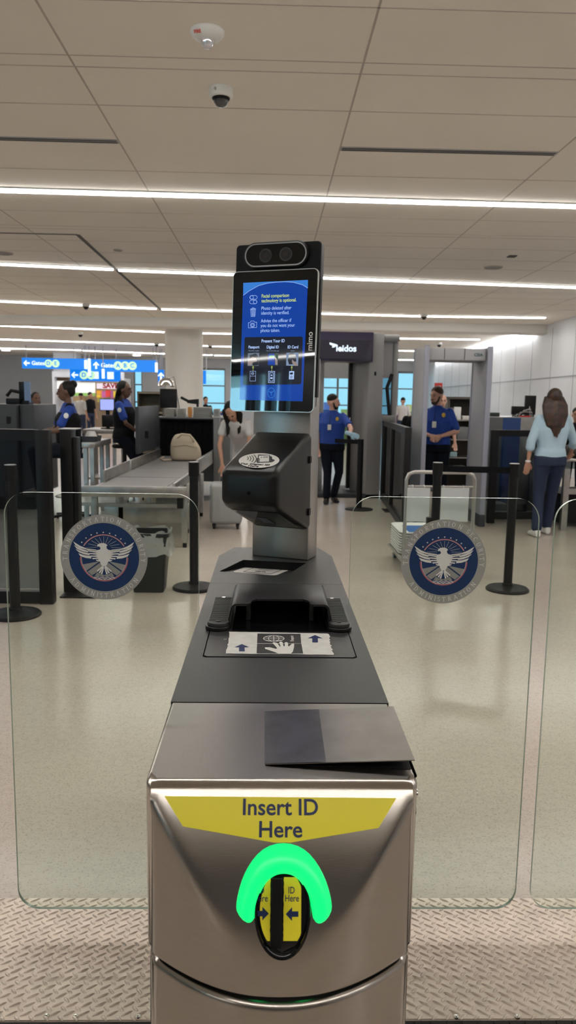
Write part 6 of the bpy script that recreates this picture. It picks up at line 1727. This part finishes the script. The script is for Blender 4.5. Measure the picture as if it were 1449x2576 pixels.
    tl = [(pv-up*.015, shd*.165*B, fw*.118*B), (pv.lerp(wa, .6), shd*.155*B, fw*.118*B), (wa, shd*.150*B*(.93 if female else 1), fw*.112*B), (wa.lerp(che, .5), shd*.160*B, fw*.116*B), (che, shd*.176*B, fw*.122*B), (che.lerp(nk, .45), shd*(shw+.012), fw*.108), (che.lerp(nk, .78), shd*(shw*.80), fw*.085), (nk+up*.0, shd*.070, fw*.068)]
    mb.loft(tl, 20, 2.3)
    for S in ('L', 'R'):
        sh_, el, wr = j['sh'+S], j['el'+S], j['wr'+S]
        a = sh_; 
        e1 = sh_.lerp(el, min(1., sleeve/.62)) if sleeve < .62 else el
        mb.caps(sh_-up*.016-shd*(.010 if S == 'L' else -.010), e1, .065 if sleeve > .3 else .068, .060 if sleeve < .62 else .054, 14)
        if sleeve >= .62:
            e2 = el.lerp(wr, (sleeve-.62)/.38); mb.caps(el, e2, .056, .050 if not female else .056, 14)
    shirt = mb.build('shirt', top, o, remesh=.011, sm=3)
    # collar
    mb = MB(); mb.loft([(nk-up*.03, shd*.080, fw*.078), (nk+up*.012, shd*.064, fw*.062), (nk+up*.012, shd*.056, fw*.054), (nk-up*.03, shd*.07, fw*.068)], 18)
    if not female or top is BLUEU: mb.build('collar', top, o, smooth=60)
    else: mb.b.free()
    if vest:
        mb = MB(); mb.loft([(c, a*1.07, b*1.10) for c, a, b in tl[0:6]], 20, 2.4)
        for S in ('L', 'R'): mb.caps(j['sh'+S]*.72+nk*.28+up*.004, j['sh'+S]*.72+nk*.28-up*.10, .056, .080, 10)
        mb.build('vest', BLKC, o, remesh=.012, sm=2)
    if not hide_legs:
        mb = MB(); mb.loft([(pv+up*.06, shd*.150*B, fw*.108*B), (pv, shd*.165*B, fw*.122*B), (pv-up*.08, shd*.168*B, fw*.122*B)], 20, 2.4)
        for S, sg in (('L', 1), ('R', -1)):
            mb.caps(j['hi'+S], j['kn'+S], .098*B, .070, 14); mb.caps(j['kn'+S], j['an'+S]+V((0, 0, .03)), .070, .064, 14)
        mb.build('trousers', bottom, o, remesh=.011, sm=2)
        if not female or top is BLUEU: MB().loft([(pv+up*.035, shd*.156*B, fw*.113*B), (pv+up*.065, shd*.156*B, fw*.113*B)], 24, 2.3).build('belt', BLK, o)
    for S in ('L', 'R'):
        an, to = j['an'+S], j['toe'+S]; d = (to-an); d.z = 0; d.normalize(); s_ = d.cross(V((0, 0, 1)))
        zf_ = min(to.z, an.z)-.03
        mb = MB(); mb.loft([(an-d*.06+V((0, 0, -.045)), s_*.030, V((0, 0, .040))), (an-d*.02+V((0, 0, -.035)), s_*.042, V((0, 0, .052))), (an+d*.07+V((0, 0, -.050)), s_*.046, V((0, 0, .037))), (an+d*.15+V((0, 0, -.060)), s_*.046, V((0, 0, .027))), (an+d*.20+V((0, 0, -.064)), s_*.026, V((0, 0, .016)))], 14, 2.6)
        mb.caps(an+V((0, 0, .0)), an-V((0, 0, .03)), .046, .046, 10)
        mb.build('shoe', shoe, o, remesh=.009, sm=1)
    if badge:
        bq = che+fw*(.118*B)+shd*.085+up*.070
        mb = MB(); mb.ell(bq, shd*.026, up*.032, fw*.008, 12, 5); mb.build('badge', GOLD, o, smooth=60)
        iq = che+fw*(.130*B)-shd*.035-up*.06
        m_ = MB(); m_.obox(iq, shd, up, fw, .055, .085, .006); m_.build('identity_card', WHITE, o)
        MB().tube([iq+up*.045, che+fw*.126*B-shd*.030+up*.06, nk+fw*.080-shd*.02-up*.06], .004, 6).build('lanyard', BLK, o)
    if top is BLUEU:
        for S, sg in (('L', 1), ('R', -1)):
            c = j['sh'+S].lerp(j['el'+S], .30)+shd*sg*.061
            MB().ell(c, up*.034, fw*.030, shd*sg*.006, 12, 5).build('shoulder_patch', SEALM, o, smooth=60)
    o.scale = (H/1.75,)*3; o.rotation_euler = (0, 0, rz); o.location = loc
    return o
def stool(x, y, h, label):
    o = root('stool', (x, y, 0), label, 'stool')
    MB().lathe([(0, h-.05), (.17, h-.05), (.19, h-.02), (.17, h), (0, h)], (x, y, 0), 24).build('seat', BLKC, o, smooth=40)
    MB().cyl((x, y, .08), (x, y, h-.05), .03, n=12).build('column', BLKM, o)
    for k in range(5):
        a = 2*pi*k/5; MB().bar((x, y, .09), (x+.27*math.cos(a), y+.27*math.sin(a), .06), .04, .03).build('leg', BLKM, o)
        MB().cyl((x+.27*math.cos(a)-.01, y+.27*math.sin(a), .03), (x+.27*math.cos(a)+.01, y+.27*math.sin(a), .03), .03, n=10).build('caster', BLKM, o)
    MB().lathe([(.19, .30), (.20, .31), (.19, .32), (.18, .31)], (x, y, 0), 20).build('foot_ring', TUBE, o)
    return o

# 1 bearded officer leaning, looking right, gloved hand on the stanchion
Y1 = 11.75
ft = pY(832, 1200, Y1)
s_ = 1.66/1.75
hand = pY(905, 1098, 11.1)
def loc_of(p, base, rz, s): q = (V(p)-V(base)); return Matrix.Rotation(-rz, 3, 'Z') @ q/s
base1 = V((ft.x, Y1, 0)); hl_ = loc_of((xP-.06, yP+.03, hP+.045), base1, 0, s_)
person('person', 'bearded officer in blue shirt, gloved hand resting on a barrier post by the body scanner', base1, 0, 1.66, J=dict(
    head=(.012, -.02, 1.60), neck=(0, 0, 1.46), shL=(.185, -.01, 1.395), shR=(-.18, .03, 1.39), elL=V((.185, -.01, 1.395)).lerp(hl_, .5)+V((.02, .03, -.05)), wrL=hl_-V((.10, .03, -.03)), hdL=(.9, -.25, -.3),
    wrR=(-.22, -.12, .86), anL=(.06, .05, .09), anR=(-.07, -.12, .09), toeL=(.10, -.10, .03), toeR=(-.09, -.28, .03), knL=(.13, -.04, .50), knR=(-.06, -.09, .5)),
    face=math.radians(72), beard=True, badge=True, glove=('L',), hairm=HAIR_D, bulk=1.3, sleeve=.42)
# 2 smiling officer with clasped hands
Y2 = 10.75
f2_ = pY(1093, 1200, Y2)
person('person', 'smiling bearded security officer with hands clasped, standing behind the metal detector', (f2_.x, Y2, 0), math.radians(-12), 1.78, J=dict(
    head=(-.02, -.03, 1.60), elL=(.27, .0, 1.13), elR=(-.27, .0, 1.13), wrL=(.06, -.22, 1.07), wrR=(-.07, -.22, 1.07), hdL=(-.85, -.35, -.3), hdR=(.8, -.5, -.3), sdL=(0, 0, 1), sdR=(0, 0, 1),
    anL=(.12, .02, .09), anR=(-.12, .02, .09)), face=math.radians(-38), beard=True, badge=True, hairm=mat('auburn hair', (.045, .020, .012), .6), bulk=1.22, sleeve=.5)
# 3 woman in the pale blue sweater, back to us
Y3 = 8.95
f3_ = pY(1381, 1200, Y3)
w3 = person('person', 'woman in pale blue sweater and jeans, long brown hair, seen from behind', (f3_.x, Y3, 0), pi, 1.74, skin=SKIN_M, top=SWEAT, bottom=DENIM, shoe=SHOEW, hair='long', hairm=HAIR_B, female=True, sleeve=.72, J=dict(
    shL=(.165, .01, 1.39), shR=(-.165, .01, 1.39), elL=(-.0, 0, 0), elR=(0, 0, 0)) | dict(elR=(-.30, -.08, 1.12), wrR=(-.34, -.26, .97), elL=(.25, .04, 1.12), wrL=(.265, .02, .88), anL=(.13, .06, .09), toeL=(.14, -.10, .03), anR=(-.07, -.16, .09), toeR=(-.07, -.32, .03), knR=(-.08, -.10, .5)), bulk=1.12)
MB().lathe([(.027, -.012), (.032, -.006), (.032, .006), (.027, .012), (.024, 0)], (.265, .02, .89), 16).build('bracelet', WHITE, w3, world=False)
# 4 woman bending over the suitcase
Y4 = 9.75
f4_ = pY(600, 1250, Y4)
person('person', 'dark haired woman in light grey top bending down beside the silver suitcase', (f4_.x, Y4+.15, 0), math.radians(-14), 1.70, skin=SKIN_M, top=GREYC, bottom=GREYC, shoe=SHOEW, hair='side', hairm=HAIR_D, female=True, sleeve=.25, nod=math.radians(38), J=dict(
    pelvis=(.03, .18, .90), waist=(.03, .12, 1.02), chest=(.02, -.06, 1.19), neck=(0, -.20, 1.33), head=(-.02, -.30, 1.43), shL=(.165, -.14, 1.27), shR=(-.165, -.14, 1.27), elL=(.20, -.22, 1.0), elR=(-.20, -.22, 1.0), wrL=(.14, -.26, .76), wrR=(-.15, -.26, .74),
    hiL=(.11, .17, .88), hiR=(-.05, .17, .88), knL=(.13, .05, .5), knR=(-.07, .05, .5), anL=(.15, .12, .09), anR=(-.06, .12, .09), toeL=(.17, -.03, .03), toeR=(-.07, -.03, .03)))
# 5 seated officer with bun, facing left
SEAT = dict(pelvis=(0, .02, .93), hiL=(.09, -.02, .90), hiR=(-.09, -.02, .90), knL=(.11, -.42, .86), knR=(-.11, -.42, .86), anL=(.11, -.36, .42), anR=(-.11, -.36, .42), toeL=(.11, -.52, .37), toeR=(-.11, -.52, .37))
Y5 = 9.7; f5_ = pY(172, 1100, Y5)
person('person', 'seated officer with hair bun, black vest and gloves, working at the left console', (f5_.x, Y5, 0), math.radians(-72), 1.74, skin=SKIN_D, hair='bun', female=True, vest=True, glove=('L', 'R'), face=0, J=dict(SEAT, elL=(.20, -.14, 1.14), elR=(-.20, -.16, 1.14), wrL=(.12, -.38, 1.10), wrR=(-.12, -.38, 1.10), head=(0, -.02, 1.61)), sleeve=.42, bulk=1.2)
stool(f5_.x+.02, Y5, .84, 'tall black stool under the officer with the hair bun')
# 6 braided seated officer, facing right
Y6 = 11.7; f6_ = pY(313, 1100, Y6)
person('person', 'seated officer with long braids and black vest, beside the x-ray side shield', (f6_.x, Y6, 0), math.radians(80), 1.80, skin=SKIN_D, hair='braids', female=True, vest=True, face=math.radians(0), J=dict(SEAT, elL=(.20, -.10, 1.13), elR=(-.20, -.10, 1.13), wrL=(.10, -.22, 1.02), wrR=(-.10, -.22, 1.02), knL=(.10, -.20, .62), knR=(-.10, -.20, .62), anL=(.10, -.12, .36), anR=(-.10, -.12, .36), toeL=(.10, -.26, .31), toeR=(-.10, -.26, .31)), sleeve=.42, bulk=1.12)
stool(f6_.x, Y6, .84, 'tall black stool under the braided officer')
# 7 curly haired officer, farther away
Y7 = 14.; f7_ = pY(92, 1060, Y7)
person('person', 'distant officer with curly dark hair and pale gloves, behind the left console', (f7_.x, Y7, 0), math.radians(35), 1.62, skin=SKIN_D, hair='curly', female=True, glove=('L', 'R'), J=dict(elL=(.24, -.05, 1.14), wrL=(.30, -.28, 1.14), elR=(-.2, -.05, 1.12), wrR=(-.08, -.27, 1.08)))
# 8 traveller half hidden by the detector leg
Y8 = 11.5; f8_ = pY(1044, 1150, Y8)
person('person', 'traveller in black jacket and white trousers half hidden by the detector leg', (f8_.x, Y8, 0), math.radians(160), 1.62, top=BLKC, bottom=GREYC, shoe=SHOEW, hair='short', sleeve=1., J=dict(elL=(.25, .04, 1.13), wrL=(.26, -.05, .9)))
# 9 bald person behind officer
Y9 = 13.4; f9_ = pY(1110, 1060, Y9)
person('person', 'bald person just behind the right shoulder of the smiling officer', (f9_.x, Y9, 0), 0, 1.70, hair='bald', top=GREYC, bottom=NAVYC)
# 10 passenger at right edge
Y10 = 11.2; f10 = pY(1448, 1100, Y10)
person('person', 'dark haired passenger cut off by the right edge of the photo', (f10.x, Y10, 0), math.radians(-25), 1.52, top=XRAY if False else BLKC, bottom=NAVYC, hair='short', skin=SKIN_M, sleeve=1.)
# 11 man in blue bending, behind the machine
Y11 = 15.5; f11 = pY(556, 1060, Y11)
person('person', 'man in blue shirt bowing his head, right of the x-ray machine', (f11.x, Y11, 0), math.radians(55), 1.62, top=BLUEU, hair='short', skin=SKIN_M, nod=.5, J=dict(chest=(0, -.06, 1.25), neck=(0, -.17, 1.40), head=(0, -.25, 1.50), shL=(.17, -.12, 1.35), shR=(-.17, -.12, 1.35), elL=(.2, -.2, 1.1), elR=(-.2, -.2, 1.1), wrL=(.15, -.3, .9), wrR=(-.15, -.3, .9)))
# 12.. shoppers far away
for k, (u, Yk, h, c, lb, rz_) in enumerate(((205, 27, 1.66, GREYC, 'shopper in pale top far behind, right of the officer with the bun', 2.6), (228, 28.5, 1.7, BLKC, 'shopper in black far behind, left of the lavender monitors', 1.0), (1012, 25.5, 1.68, GREYC, 'far traveller in pale clothes between scanner and detector', 3.0), (517, 24, 1.6, BLKC, 'far traveller in black just right of the round column', .4))):
    p = pY(u, 1060, Yk)
    person('person', lb, (p.x, Yk, 0), rz_, h, top=c, bottom=DENIM, hair='short', skin=SKIN_M)
